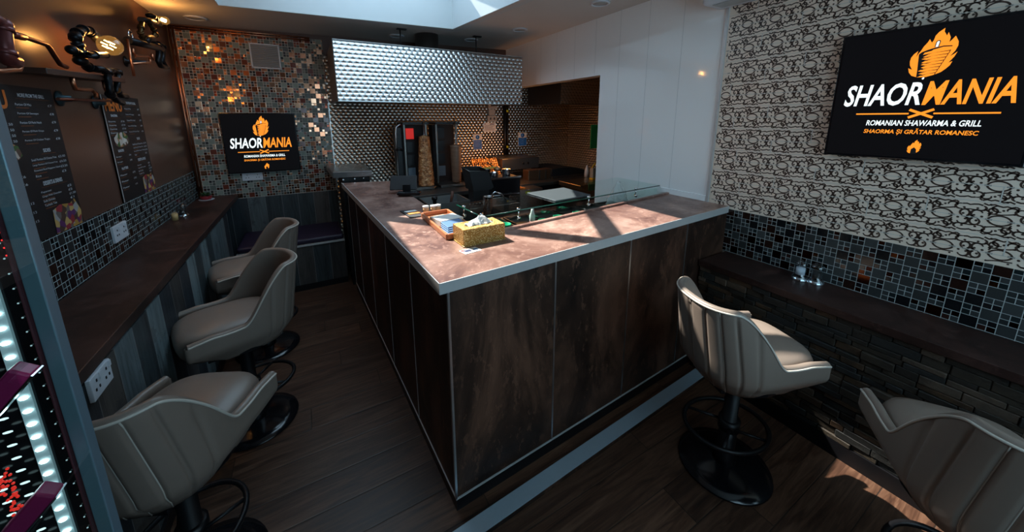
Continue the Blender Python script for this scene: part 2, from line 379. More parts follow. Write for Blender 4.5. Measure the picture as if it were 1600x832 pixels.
M_salt = plain('salt', (.85, .85, .88), .6); M_pepper = plain('pepper', (.03, .025, .02), .8)
def meatmat():
    g = NT('grilled_chicken'); v = g.obj(); a = g.n('ShaderNodeTexVoronoi'); g.link(v, a.inputs['Vector']); a.inputs['Scale'].default_value = 48
    b = g.noise(v, 30, 6, .7)
    g.set(Base_Color=g.ramp(b.outputs[0], [(.3, (.10, .03, .012)), (.5, (.42, .17, .06)), (.68, (.75, .45, .22)), (.85, (.85, .65, .42))]), Roughness=.35)
    g.bump(g.math('ADD', a.outputs[0], b.outputs[0]), .8, .012); return g.mat
M_meat = meatmat()
def meat2():
    g = NT('pressed_doner_meat'); v = g.obj((1, 1, 26)); b = g.noise(v, 1.2, 4, .6); c = g.noise(g.obj(), 30, 4)
    g.set(Base_Color=g.ramp(g.math('ADD', g.math('MULTIPLY', b.outputs[0], .7), g.math('MULTIPLY', c.outputs[0], .3)), [(.35, (.12, .060, .035)), (.6, (.22, .12, .075)), (.75, (.30, .18, .12))]), Roughness=.5)
    g.bump(b.outputs[0], .4, .006); return g.mat
M_meat2 = meat2()
def gold():
    g = NT('gold_crumpled_foil'); v = g.obj(); a = g.n('ShaderNodeTexVoronoi'); g.link(v, a.inputs['Vector']); a.inputs['Scale'].default_value = 170
    b = g.noise(v, 160, 4, .7)
    g.set(Base_Color=g.mix(g.ramp(g.math('ADD', g.math('MULTIPLY', a.outputs[0], .8), g.math('MULTIPLY', b.outputs[0], .5)), [(.42, (0, 0, 0)), (.62, (1, 1, 1))]), (1.0, .82, .40), (.42, .22, .05)), Metallic=.75, Roughness=.34); g.bump(g.math('ADD', a.outputs[0], b.outputs[0]), 1.0, .004); return g.mat  # foil sparkle painted in as bright flecks with darker gold between
M_gold = gold()
def food(name, cols, sc=38):
    g = NT(name); v = g.obj(); a = g.n('ShaderNodeTexVoronoi'); g.link(v, a.inputs['Vector']); a.inputs['Scale'].default_value = sc
    w = g.n('ShaderNodeSeparateColor'); g.link(a.outputs['Color'], w.inputs[0])
    n = len(cols); g.set(Base_Color=g.ramp(w.outputs[0], [(i/n, c) for i, c in enumerate(cols)], 'CONSTANT'), Roughness=.6); return g.mat
M_food1 = food('printed_food_chips', [(.35, .2, .04), (.06, .03, .02), (.45, .3, .1), (.12, .1, .09), (.3, .3, .3), (.25, .02, .03), (.09, .02, .1)])
M_food2 = food('printed_food_salad', [(.5, .45, .4), (.18, .03, .03), (.05, .12, .03), (.4, .2, .1), (.6, .58, .55), (.12, .07, .05)])
def slate():
    g = NT('split_face_stone'); v = g.obj(); wn = g.n('ShaderNodeObjectInfo'); geo = g.n('ShaderNodeNewGeometry')
    a = g.noise(v, 14, 6, .7); b = g.noise(v, 60, 5, .75)
    c = g.ramp(geo.outputs['Random Per Island'], [(0, (.016, .012, .008)), (.25, (.030, .021, .013)), (.45, (.014, .014, .013)), (.62, (.050, .026, .012)), (.8, (.020, .015, .011)), (.92, (.07, .048, .033))], 'CONSTANT')
    m = g.n('ShaderNodeMix', data_type='RGBA', blend_type='MULTIPLY'); m.inputs[0].default_value = 1; g.link(c, m.inputs[6]); g.link(g.ramp(a.outputs[0], [(.3, (.4, .4, .4)), (.7, (1.4, 1.4, 1.4))]), m.inputs[7])
    g.set(Base_Color=m.outputs[2], Roughness=.62); g.bump(b.outputs[0], .6, .006); return g.mat
M_slate = slate()
M_tile = plain('beige_relief_tile', (.84, .70, .58), .32, bs=9); M_tileL = plain('pattern_line', (.060, .036, .028), .35); M_grout = plain('pale_grout', (.62, .60, .56), .7)

# ------------------------------------------------------------------ text
_tc = {}
def glyph(s, bold=.0):
    k = (s, bold)
    if k in _tc: return _tc[k]
    cu = bpy.data.curves.new('t', 'FONT'); cu.body = s; cu.size = 1; cu.offset = bold; cu.resolution_u = 3
    o = bpy.data.objects.new('t', cu); COL.objects.link(o)
    dg = bpy.context.evaluated_depsgraph_get(); me = o.evaluated_get(dg).to_mesh()
    vs = [tuple(v.co) for v in me.vertices]; fs = [tuple(p.vertices) for p in me.polygons]
    o.evaluated_get(dg).to_mesh_clear(); bpy.data.objects.remove(o); bpy.data.curves.remove(cu)
    xs = [v[0] for v in vs]; ys = [v[1] for v in vs]
    x0, x1, y0, y1 = min(xs), max(xs), min(ys), max(ys)
    vs = [((v[0]-x0)/(x1-x0), (v[1]-y0)/(y1-y0)) for v in vs]
    _tc[k] = (vs, fs, (x1-x0)/(y1-y0)); return _tc[k]
def put_text(mb, s, fr, u0, v0, u1, v1, bold=0, shear=0, n=.0012, m=0):
    """fit text s into the rectangle u0..u1, v0..v1 of the frame fr=(origin, ux, vy, normal) in metres"""
    O, X, Y, N = fr; vs, fs, asp = glyph(s, bold)
    mb.add([O+X*(u0+(u1-u0)*a+shear*(v1-v0)*b)+Y*(v0+(v1-v0)*b)+N*n for a, b in vs], fs, m)
def put_poly(mb, pts, fr, n=.0012, m=0):
    O, X, Y, N = fr
    fs = [tuple(range(len(pts)))] if len(pts) < 5 else [tuple(f) for f in tessellate_polygon([[Vector((a, b, 0)) for a, b in pts]])]
    mb.add([O+X*a+Y*b+N*n for a, b in pts], fs, m)
def frame(O, X, Y):
    X = Vector(X).normalized(); Y = Vector(Y).normalized(); return (Vector(O), X, Y, X.cross(Y))

# ------------------------------------------------------------------ room
XL, XR, YB, YF = -.96, 2.42, 4.38, -1.05
XK = 3.50
def zc(x): return 2.475+.0215*(x-XL)
struct(MB().box(XL-.3, YF-.3, -.12, XK+.3, YB+.2, 0).build('floor', M_floor))
sk = [(-.473, 3.582), (1.375, 3.573), (1.605, 1.72), (-.473, 1.72)]
mb = MB()
def slab(pts):
    n = len(pts); vs = [(p[0], p[1], zc(p[0])) for p in pts]+[(p[0], p[1], zc(p[0])+.12) for p in pts]
    mb.add(vs, [tuple(range(n)), tuple(range(n, 2*n))[::-1]]+[(i, n+i, n+(i+1) % n, (i+1) % n) for i in range(n)])
slab([(XL-.2, sk[0][1]), (XL-.2, YB+.2), (XK+.2, YB+.2), (XK+.2, sk[1][1]), sk[1], sk[0]])
slab([(XL-.2, 1.72), (XL-.2, sk[0][1]), sk[0], sk[3]])
slab([sk[2], sk[1], (XK+.2, sk[1][1]), (XK+.2, 1.72)])
slab([(XL-.2, YF-.2), (XL-.2, 1.72), sk[3], sk[2], (XK+.2, 1.72), (XK+.2, YF-.2)])
struct(mb.build('ceiling', M_ceil))
# skylight well + glazed roof lantern
ZC2 = 2.95
mb = MB()
for a, b in ((0, 1), (1, 2), (2, 3), (3, 0)):
    p, q = Vector((*sk[a], 0)), Vector((*sk[b], 0)); d = (q-p).normalized(); nn = Vector((d.y, -d.x, 0))
    cen = Vector((.45, 2.75, 0))
    if (p-cen).dot(nn) < 0: nn = -nn
    o = nn*.09; e = d*.09; p = p-nn*.005; q = q-nn*.005
    vs = [p+Vector((0, 0, zc(p.x)+.001)), q+Vector((0, 0, zc(q.x)+.001)), q+e+o+Vector((0, 0, zc(q.x)+.001)), p-e+o+Vector((0, 0, zc(p.x)+.001))]
    vt = [Vector((v.x, v.y, ZC2)) for v in vs]
    mb.add(vs+vt, [(0, 1, 2, 3), (4, 7, 6, 5), (0, 4, 5, 1), (1, 5, 6, 2), (2, 6, 7, 3), (3, 7, 4, 0)])
struct(mb.build('trim_1', M_well))
lt = thing('roof_lantern', 'glazed roof lantern with dark hip bars above the white skylight well in the ceiling', 'skylight', (.45, 2.76, ZC2))
LX0, LX1, LY0, LY1 = -.18, 1.362, 2.14, 3.574
b4 = [Vector(p) for p in ((LX0, LY1, ZC2+.03), (LX1, LY1, ZC2+.03), (LX1, LY0, ZC2+.03), (LX0, LY0, ZC2+.03))]
R1 = Vector((.588, 2.86, ZC2+.46)); R2 = Vector((.588, 2.82, ZC2+.46))
def bar(name, p, q, w=.048, h=.05, par=lt, mat=M_aluS):
    d = (q-p).normalized(); s = d.cross(Vector((0, 0, 1))).normalized(); u = s.cross(d)
    m = MB(); m.obox((p+q)/2, (q-p)/2, s*w, u*h/2); return m.build(name, mat, par)
for k, r in ((0, R1), (1, R1), (2, R2), (3, R2)): bar('hip_bar', b4[k], r)
bar('ridge_bar', R1, R2, .03)
m = MB()
for x0, y0, x1, y1 in ((-.60, 1.60, LX0, 3.72), (LX1, 1.60, 1.75, 3.72), (LX0, LY1, LX1, 3.72), (LX0, 1.60, LX1, LY0)): m.box(x0, y0, ZC2, x1, y1, ZC2+.03)
m.build('sun_mask_plate', M_well, lt)  # unseen wide plate added to trim the sun to the counter patch
for a in range(4): bar('curb_frame', b4[a], b4[(a+1) % 4], .012, .04)
for fc in ((b4[0], b4[1], R1), (b4[1], b4[2], R2, R1), (b4[2], b4[3], R2), (b4[3], b4[0], R1, R2)):
    m = MB(); m.add([v+Vector((0, 0, .03)) for v in fc], [tuple(range(len(fc)))]); m.build('glass_pane', M_glass, lt)

def wallbox(name, x0, y0, z0, x1, y1, z1, mat, bev=0): return struct(MB().box(x0, y0, z0, x1, y1, z1).build(name, mat, bevel=bev))
H = 2.62
wallbox('wall_left', XL-.15, YF-.2, 0, XL, YB+.15, H, M_brown)
wallbox('wall_back', XL-.15, YB, 0, XK+.15, YB+.15, H, M_brown)
wallbox('wall_right', XR, YF-.2, 0, XR+.12, 1.43, H, M_tile)
mb = MB(); mb.box(XR, 1.43, 0, XR+.12, 2.575, H); mb.box(XR, 2.575, 2.045, XR+.12, YB, H)
struct(mb.build('wall_white', M_white))
wallbox('wall_kitchen_right', XK, 1.8, 0, XK+.12, YB, H, M_splashY)
wallbox('wall_kitchen_front', XR+.12, 1.7, 0, XK+.12, 1.8, H, M_blkM)
mb = MB()
for y in (1.75, 2.05, 2.35, 2.65, 2.95, 3.25, 3.55, 3.85): mb.box(XR-.0008, y, 1.07 if y < 2.57 else 2.05, XR, y+.003, 2.6)
struct(mb.build('trim_12', plain('panel_seam', (.66, .70, .72), .3)))
# unseen shop front behind the camera; high window shaped to brighten the right-hand walls
mb = MB(); mb.box(XL-.15, YF-.15, 0, XR+.15, YF, 1.05); mb.box(XL-.15, YF-.15, 2.3, XR+.15, YF, H); mb.box(XL-.15, YF-.15, 1.05, .1, YF, 2.3); mb.box(XR-.15, YF-.15, 1.05, XR+.15, YF, 2.3)
struct(mb.build('wall_front', M_brown))
t = MB()
for x in (.1, 1.15, XR-.2): t.box(x, YF-.1, 1.05, x+.05, YF-.04, 2.3)
t.box(.1, YF-.1, 1.05, XR-.15, YF-.04, 1.10); t.box(.1, YF-.1, 2.25, XR-.15, YF-.04, 2.3)
wn_ = struct(t.build('window_1', M_blk)); MB().box(.12, YF-.075, 1.08, XR-.17, YF-.068, 2.27).build('window_pane', M_glass, wn_)

# finishes on the walls
wallbox('trim_2', XL, YF, .92, XL+.006, YB-.02, 1.178, M_mosL)
wallbox('trim_3', XL, YF, .02, XL+.30, YB-.62, .865, M_plankY)
mb = MB(); mb.box(XL+.006, YB-.006, .872, .24, YB, 2.455); struct(mb.build('trim_4', M_mosB))
wallbox('trim_5', XL, YB-.02, .0, .24, YB, .872, M_plankX)
wallbox('trim_6', .24, YB-.012, .0, XK, YB, 2.3, M_splash)
wallbox('trim_7', .236, YB-.016, .87, .243, YB, 1.86, M_alu)
# copper pipe framing the mosaic wall
mb = MB()
for dx in (.012, .034): mb.tube([(XL+dx+.004, YB-.016, .93), (XL+dx+.004, YB-.016, 2.45)], .009)
for dz in (.0, .022): mb.tube([(XL+.01, YB-.016, 2.452-dz+.006), (.13, YB-.016, 2.455-dz+.006)], .008)
tag(mb.build('copper_pipe_frame', M_cop), 'double copper pipe framing the edge of the mosaic wall in the far left corner', 'pipe')
mb = MB(); mb.tube([(.13, YB-.015, 2.44), (.27, YB-.015, 2.33)], .006)
# aluminium corner strip between white panel and patterned tiles
wallbox('trim_8', XR-.012, 1.428, 1.055, XR, 1.446, 2.6, M_aluS)
wallbox('trim_9', XR-.006, YF, .755, XR, 1.43, 1.052, M_mosR)

# patterned relief tiles: carved lines as real inlay over the right wall
def tile_pattern():
    Wc, Hc = .154, .140; z0 = 1.056+.04; y1 = 1.428
    mb = MB(); x = XR-.0006; KW = 2.05
    def stroke(pts, w, m=0, taper=False):
        n = len(pts); vs = []
        for i, p in enumerate(pts):
            a = pts[max(i-1, 0)]; b = pts[min(i+1, n-1)]; dx, dy = b[0]-a[0], b[1]-a[1]; l = math.hypot(dx, dy) or 1
            nx, ny = -dy/l, dx/l; ww = KW*w*(1 if not taper else (.6+.4*math.sin(PI*i/(n-1))))
            vs += [(p[0]+nx*ww, p[1]+ny*ww), (p[0]-nx*ww, p[1]-ny*ww)]
        return vs, [(2*i, 2*i+1, 2*i+3, 2*i+2) for i in range(n-1)]
    def arc(cx, cy, rx, ry, a0, a1, n=9): return [(cx+rx*math.cos(math.radians(a0+(a1-a0)*i/n)), cy+ry*math.sin(math.radians(a0+(a1-a0)*i/n))) for i in range(n+1)]
    def disc(cx, cy, r): 
        return [(cx+r*math.cos(k*PI/3), cy+r*math.sin(k*PI/3)*1.1) for k in range(6)], [(0, 1, 2, 3, 4, 5)]
    Q = []
    Q.append(stroke(arc(0, -.045, .205, .19, 20, 160, 10), .0105))                 # oval lid
    Q.append(stroke(arc(.40, .115, .085, .105, 250, -60, 10), .012, taper=True)); Q.append(disc(.375, .085, .030))
    Q.append(stroke(arc(.61, .12, .10, .12, 20, 285, 10), .012, taper=True)); Q.append(disc(.565, .075, .028)); Q.append(disc(.70, .055, .03))
    Q.append(stroke(arc(.50, .0, .05, .05, 0, 180, 7), .010))
    Q.append(stroke(arc(.31, .30, .10, .085, 80, 290, 9), .012, taper=True)); Q.append(disc(.37, .27, .028))
    Q.append(stroke([(.33, .385), (.40, .40), (.46, .375), (.52, .40), (.60, .415), (.68, .39)], .0105))
    Q.append(stroke(arc(.66, .31, .085, .075, 70, -100, 8), .012, taper=True)); Q.append(disc(.60, .29, .028))
    Q.append(stroke([(.39, .22), (.47, .24), (.55, .235), (.64, .235)], .009))
    Q.append(stroke(arc(-.06, .34, .10, .09, 100, 300, 9), .0115, taper=True)); Q.append(disc(.02, .31, .028))
    Q.append(stroke([(-.22, .16), (-.12, .175), (0, .175), (.12, .21), (.2, .24)], .009)); Q.append(disc(.2, .235, .024))
    Q.append(stroke([(-.08, .43), (0, .41), (.06, .44), (.13, .42), (.20, .455)], .0105)); Q.append(disc(.13, .40, .022))
    Q.append(stroke([(.20, .455), (.25, .42), (.22, .38)], .010)); Q.append(disc(.80, .44, .03))
    Q.append(stroke([(.68, .46), (.76, .42), (.86, .455), (.93, .43)], .0105)); 
    Q.append(stroke(arc(.86, .26, .075, .085, -60, 190, 9), .012, taper=True)); Q.append(disc(.84, .22, .026))
    Q.append(stroke(arc(.16, .33, .085, .075, 200, -20, 8), .011, taper=True)); Q.append(stroke(arc(.72, .16, .10, .11, 100, -40, 8), .011, taper=True))
    Q.append(stroke([(.14, .0), (.24, .0)], .010)); Q.append(stroke([(.76, .0), (.88, .0)], .010)); 
    ncol = int((y1-YF+.25)/Wc)+2; nrow = int((2.56-z0)/Hc)+2
    for r in range(-1, nrow):
        sh = (-r*.155) % 1
        for c in range(-1, ncol):
            for vs, fs in Q:
                for sg in (1, -1):
                    P = [(y1-((a if sg > 0 else 1-a)+c+sh)*Wc, z0+(sg*b+r)*Hc) for a, b in vs]
                    if min(p[1] for p in P) < 1.056 or max(p[1] for p in P) > 2.56: continue
                    if max(p[0] for p in P) > y1-.001 or min(p[0] for p in P) < -.2: continue
                    mb.add([(x, p[0], p[1]) for p in P], fs)
        for k in range(2):
            zz = z0+(r+.5*k)*Hc
            if 1.056 < zz < 2.56:
                mb.add([(x-.0003, -.2, zz-.0013), (x-.0003, y1, zz-.0013), (x-.0003, y1, zz+.0013), (x-.0003, -.2, zz+.0013)], [(0, 1, 2, 3)], 1)
                off = ((r*2+k)*.31) % 1
                for c in range(-1, 4):
                    yy = y1-(c+off)*.62
                    if -.2 < yy < y1-.01 and zz+Hc/2 < 2.57:
                        mb.add([(x-.0003, yy-.002, zz), (x-.0003, yy+.002, zz), (x-.0003, yy+.002, zz+Hc/2), (x-.0003, yy-.002, zz+Hc/2)], [(0, 1, 2, 3)], 1)
    return mb.build('wall_pattern', [M_tileL, M_grout], bpy.data.objects['wall_right'], recalc=False)
tile_pattern()

# split-face stone under the right ledge
rng = random.Random(3); mb = MB()
z = .085; r = 0
while z < .715:
    h = rng.uniform(.022, .042); h = min(h, .72-z); y = -1.0+rng.uniform(0, .1)
    while y < 1.26:
        w = rng.uniform(.05, .17); y2 = min(y+w, 1.26); d = rng.uniform(.0, .014)
        mb.obox((2.138-d/2, (y+y2)/2, z+h/2), (.012+d/2, 0, rng.uniform(-.002, .002)), (rng.uniform(-.003, .003), (y2-y)/2-.001, 0), (0, 0, h/2-.0008)); y = y2
    z += h
struct(mb.build('trim_10', M_slate, bevel=.0025, seg=1))
wallbox('trim_11', 2.15, YF, 0, XR, 1.30, .715, M_blkM)
wallbox('baseboard_right', 2.112, YF, 0, 2.15, 1.25, .085, M_blk)
wallbox('baseboard_left', XL+.3, YF, 0, XL+.312, YB-.62, .06, M_blk)
lg = thing('wall_ledge', 'long dark copper-toned bar ledge along the right wall above rough stone', 'ledge', (2.25, .1, .72))
MB().box(2.105, YF, .72, XR-.007, 1.262, .76).build('ledge_board', M_ledge, lg, bevel=.003)
l2 = thing('wall_ledge', 'long dark bar ledge along the left wall below the menus', 'ledge', (-.8, 1.8, .88))
MB().box(XL+.007, YF, .88, -.652, YB-.022, .92).build('ledge_board', M_ledge, l2, bevel=.003)

# ------------------------------------------------------------------ counter
cn = thing('service_counter', 'L-shaped brown service counter with rust-look panels and aluminium edge', 'counter', (1.2, 1.6, 0))
def fy(x): return 1.169+.060*(x-.396)
def ty(x): return 1.150+.064*(x-.357)
top = [(.357, 1.150), (XR-.002, ty(XR)), (XR-.002, 1.765), (.70, 1.572), (.668, 1.60), (.648, 3.485), (.237, 3.596)]
ins = [(.360, 1.153), (XR-.002, ty(XR)+.003), (XR-.002, 1.765), (.70, 1.572), (.668, 1.60), (.648, 3.485), (.240, 3.594)]
MB().prism(ins, 1.03, 1.071).build('worktop', M_top, cn)
def strip(name, pts, z0, z1, th, mat, par, inward):
    m = MB()
    for p, q in zip(pts[:-1], pts[1:]):
        p, q = Vector((*p, 0)), Vector((*q, 0)); d = (q-p).normalized(); n = Vector((-d.y, d.x, 0))*inward*th
        m.prism([(p.x, p.y), (q.x, q.y), (q+n).xy[:], (p+n).xy[:]], z0, z1)
    return m.build(name, mat, par)
strip('edge_trim', [(.357, 1.150), (XR-.002, ty(XR))], 1.028, 1.0715, .004, M_aluS, cn, 1)
lab(strip('edge_trim', [(.237, 3.596), (.357, 1.150)], 1.028, 1.0715, .004, M_aluS, cn, 1), 'bluish edge trim of the long arm')
strip('back_lip', [(.72, 1.5745), (XR-.002, 1.765)], 1.071, 1.083, -.022, M_top, cn, 1)
px_ = [.396, .913, 1.429, 1.950, XR-.004]
for i in range(4):
    a, b = px_[i]+.003, px_[i+1]-.003
    m = MB(); m.prism([(a, fy(a)), (b, fy(b)), (b, fy(b)+.018), (a, fy(a)+.018)], .075, 1.028); m.build('front_panel', M_panel, cn)
lx = lambda y: .396-.0475*(y-1.169)
ys = [1.169, 1.66, 2.16, 2.66, 3.16, 3.58]
for i in range(5):
    a, b = ys[i]+.003, ys[i+1]-.003
    m = MB(); m.prism([(lx(a), a), (lx(b), b), (lx(b)+.018, b), (lx(a)+.018, a)], .075, 1.028); m.build('side_panel', M_panel, cn)
for i in range(0, 4):
    a = px_[i]; m = MB(); m.prism([(a-.0045, fy(a)-.002), (a+.0045, fy(a)-.002), (a+.0045, fy(a)+.012), (a-.0045, fy(a)+.012)], .07, 1.028); m.build('joint_strip', M_alu, cn)
for i in range(1, 6):
    a = ys[i]; m = MB(); m.prism([(lx(a)-.002, a-.003), (lx(a)+.012, a-.003), (lx(a)+.012, a+.003), (lx(a)-.002, a+.003)], .07, 1.028); m.build('joint_strip', M_aluS, cn)
m = MB(); m.prism([(.396, 1.172), (XR-.15, fy(XR-.15)), (XR-.15, 1.20+.15), (.45, 1.25), (.31, 3.58), (lx(3.58), 3.58)], 0, .068); m.build('kick_board', M_blk, cn)
strip('kick_edge', [(.392, 1.165), (2.13, fy(2.13)-.004)], .066, .072, .006, M_aluS, cn, 1)
strip('kick_edge', [(lx(3.58)-.004, 3.58), (.392, 1.165)], .066, .072, .006, M_aluS, cn, 1)
m = MB(); m.prism([(.42, 1.22), (XR-.02, 1.34), (XR-.02, 1.70), (.70, 1.53), (.64, 1.56), (.62, 3.46), (.30, 3.5)], .07, 1.028); m.build('carcass', M_blkM, cn)

# prep bench with wells behind the glass
pb = thing('prep_station', 'dark stainless topping station sunk behind the counter under the glass', 'worktop', (1.6, 2.1, 0))
m = MB(); m.box(.70, 1.79, 0, XR-.01, 2.34, .90); m.build('base', M_steelD, pb)
m = MB(); m.box(.70, 1.60, .72, XR-.01, 1.79, .90); m.build('shelf', M_blkG, pb)
m = MB()
for i in range(7):
    x = .76+i*.225; m.box(x, 1.85, .90, x+.20, 2.25, .905, 0); m.box(x, 1.85, .90, x+.20, 1.856, .93); m.box(x, 2.244, .90, x+.20, 2.25, .93); m.box(x, 1.85, .90, x+.006, 2.25, .93); m.box(x+.194, 1.85, .90, x+.20, 2.25, .93)
m.build('container_row', M_steelD, pb)
# sneeze guard
gz = 1.122
sg = thing('sneeze_guard', 'clear glass shelf and panes over the topping station on the counter', 'glass guard', (1.5, 1.9, 1.05))
A_, B_, C_, D_ = (.774, 2.046), (.79, 1.712), (XR-.004, 1.838), (XR-.004, 2.29)
MB().prism([A_, B_, C_, D_], gz-.004, gz+.004).build('glass_shelf', M_glass, sg)
m = MB()
for p, q in ((A_, B_), (B_, C_)): m.tube([(*p, gz), (*q, gz)], .0042, 6)
m.build('shelf_edge', M_edge, sg)
m = MB(); m.prism([(.80, 1.735), (XR-.006, 1.86), (XR-.006, 1.867), (.80, 1.742)], .905, gz-.022); m.build('front_pane', M_glass, sg)
m = MB(); m.prism([(.797, 1.742), (.804, 1.742), (.788, 2.03), (.781, 2.03)], .905, gz-.012); m.build('end_pane', M_glass, sg)
for cxx, cyy in ((.80, 1.76), (.785, 1.98), (1.04, 1.76), (1.62, 1.80), (2.13, 1.845)):
    m = MB(); m.tube([(cxx, cyy-.02, gz+.006), (cxx, cyy-.02, gz-.03), (cxx, cyy-.01, gz-.045)], .0045, 8); m.lathe((cxx, cyy-.02, gz+.004), [(0, .009), (.010, .009), (.012, .004), (.012, 0), (0, 0)], 14)
    m.lathe((cxx, cyy-.025, gz-.048), [(0, -.006), (.011, -.006), (.011, .006), (0, .006)], 14, axis=(0, 1, 0)); m.build('clamp', M_chrome, sg)
# upstand on the white wall
tag(MB().box(XR-.008, 1.45, 1.0715, XR, 1.84, 1.112).build('upstand_strip', M_white), 'thin white upstand strip where the counter meets the white wall', 'upstand')

# floor step
fs = thing('floor_step', 'low floor step with metal nosing in sky-tinted blue-grey in front of the counter', 'step', (1.2, 1.1, 0))
p0, p1 = Vector((-.3, 1.045, 0)), Vector((2.105, 1.182, 0)); d = (p1-p0).normalized(); nn = Vector((d.y, -d.x, 0))
q0, q1 = p0+nn*.062, p1+nn*.062
p0 = p0+d*.30; q0 = q0+d*.30
MB().prism([p0.xy[:], p1.xy[:], q1.xy[:], q0.xy[:]], .0, .03).build('riser', M_panel, fs)
o = nn*.004
MB().prism([(p0-o).xy[:], (p1-o).xy[:], (q1+o).xy[:], (q0+o).xy[:]], .03, .034).build('metal_nosing', plain('sky_tinted_nosing', (.40, .50, .58), .28, .35), fs)  # blue sky reflection is put into the metal's base colour

# ------------------------------------------------------------------ bench at the back
bn = thing('wall_bench', 'low built-in bench clad in weathered planks under the back mosaic wall', 'bench', (-.2, 4.1, 0))
MB().box(XL+.31, 3.80, .065, .225, YB-.022, .455).build('box', M_plankX, bn)
MB().box(XL+.31, 3.81, 0, .225, YB-.03, .065).build('kick_board', M_blk, bn)
MB().box(XL+.31, 3.793, .452, .228, YB-.022, .468).build('edge_strip', M_aluS, bn)
cu = MB().box(XL+.315, 3.80, .468, .222, YB-.025, .522).build('bench_cushion', M_purple, bevel=.02, seg=4)
tag(cu, 'dark purple seat pad lying on the plank bench at the back', 'cushion')

# ------------------------------------------------------------------ bar stool
def make_stool():
    t = thing('bar_stool', 'x', 'bar stool', (0, 0, 0))
    def U(t_, s=1.0):
        """footprint of the shell, t_ 0..1 from the left front tip round the back to the right front tip; front is +X"""
        a, xf, w = .215, .225, .212
        La = xf+.02; arcL = PI*.5*(a+w)*.98; T = 2*La+arcL; q = t_*T
        if q < La: return Vector((xf-q, w, 0)), Vector((0, 1, 0)), q/La
        if q > T-La: return Vector((xf-(T-q), -w, 0)), Vector((0, -1, 0)), (T-q)/La
        th = PI/2+(q-La)/arcL*PI
        c_, s_ = math.cos(th), math.sin(th); e = .80
        x = -.02+a*math.copysign(abs(c_)**e, c_); y = w*math.copysign(abs(s_)**e, s_)
        return Vector((x, y, 0)), Vector((c_, s_, 0)), 1.0
    def sm(a, b, x): x = max(0, min(1, (x-a)/(b-a))); return x*x*(3-2*x)
    NU, NV = 201, 15
    zt_arm, zt_back, zb = .685, .910, .515
    def rim(tt):
        p, n, k = U(tt)
        xx = p.x
        back = sm(.02, -.150, xx)
        tip = sm(.12, .225, xx)
        return zt_arm+(zt_back-zt_arm)*back - .016*math.sin(PI*max(0, min(1, (xx+.06)/.26)))*(1-back) - .02*tip, back
    def shell(tt, v, off=0, flute=True):
        p, n, k = U(tt); zt, back = rim(tt)
        tip = sm(.10, .225, p.x)
        zbb = zb+.075*tip
        z = zbb+(zt-zbb)*v
        # taper towards the bottom, lean back at the top
        s = .74+.26*sm(0, .62, (z-zb)/.16)**.8
        q = Vector((p.x*s if p.x < 0 else p.x*(s*.55+.45), p.y*s, 0))
        q.x -= .055*back*max(0, (z-.62)/.33)
        q.y *= 1-.10*max(0, (z-.66)/.30)*back
        f = 0
        if flute and back > .3:
            w_ = (tt-.5)/.060
            f = -.009*max(0, 1-abs(((w_+.5) % 1)-.5)*7)*sm(.3, .8, back)*sm(0, .12, v)*sm(1, .93, v)
        q += n*(f-off); q.z = z
        return q
    def outer(i, j): return shell(i/(NU-1), j/(NV-1))
    m = MB(); m.grid(outer, NU, NV)
    def inner(i, j):
        v = j/(NV-1); o = .030
        return shell(i/(NU-1), v, off=o, flute=False)
    m.grid(inner, NU, NV)
    # rounded rim joining the two skins and rounded front ends
    def rimf(i, j):
        a = outer(i, NV-1); b = inner(i, NV-1); c = (a+b)/2; th = PI*j/6
        return c+(a-c)*math.cos(th)+Vector((0, 0, .014))*math.sin(th)
    m.grid(rimf, NU, 7)
    for i in (0, NU-1):
        def endf(k, j, i=i):
            a, b = outer(i, k), inner(i, k); c = (a+b)/2; th = PI*j/4
            return c+(a-c)*math.cos(th)+Vector((.012, 0, 0))*math.sin(th)
        m.grid(endf, NV, 5)
    def botf(i, j): return outer(i, 0).lerp(inner(i, 0), j/2)
    m.grid(botf, NU, 3)
    sh = m.build('backrest_shell', M_leather, t)
    pts = [outer(i, NV-1)+Vector((0, 0, .002)) for i in range(NU)]
    MB().tube(pts, .0042, 6).build('piping', M_pipg, sh)
    for tt in [.5+.060*k for k in (-2, -1, 0, 1, 2)]:
        MB().tube([shell(tt, j/14) for j in range(15)], .0022, 5).build('seam', M_pipg, sh)
    # cushion
    def cush(i, j):
        th = 2*PI*i/47.999; ct, st = math.cos(th), math.sin(th)
        rx = .250 if ct > 0 else .19
        e = .55 if ct > 0 else .8
        prof = [(0, .696), (.35, .694), (.65, .688), (.85, .676), (.95, .660), (1.0, .636), (1.0, .605), (.97, .575), (.90, .545), (0, .54)][j]
        x = .01+rx*prof[0]*math.copysign(abs(ct)**e, ct); y = .182*prof[0]*math.copysign(abs(st)**e, st)
        return Vector((x, y, prof[1]-.002+(.008*(x/.2) if j < 6 else 0)))
    m = MB(); m.grid(cush, 48, 10, cu=True); m.build('seat_cushion', M_leather, t)
    m = MB(); m.prism([(.17*math.cos(k*PI/12), .165*math.sin(k*PI/12)) for k in range(24)], .515, .545); m.prism([(.16, .1), (.16, -.1), (-.16, -.1), (-.16, .1)], .500, .517); m.build('seat_plate', M_blk, t, bevel=.003)
    m = MB(); m.lathe((0, 0, 0), [(0, .502), (.030, .502), (.030, .25), (.038, .25), (.038, .05), (.052, .03), (0, .03)], 24); m.build('column', M_blk, t)
    m = MB(); m.lathe((0, 0, 0), [(0, 0), (.195, 0), (.200, .004), (.198, .010), (.15, .020), (.06, .032), (0, .034)], 40); m.build('base_plate', M_blkG, t)
    m = MB(); m.tube([(-.02+.185*math.cos(k*2*PI/36), .155*math.sin(k*2*PI/36), .235) for k in range(36)], .010, 8, closed=True)
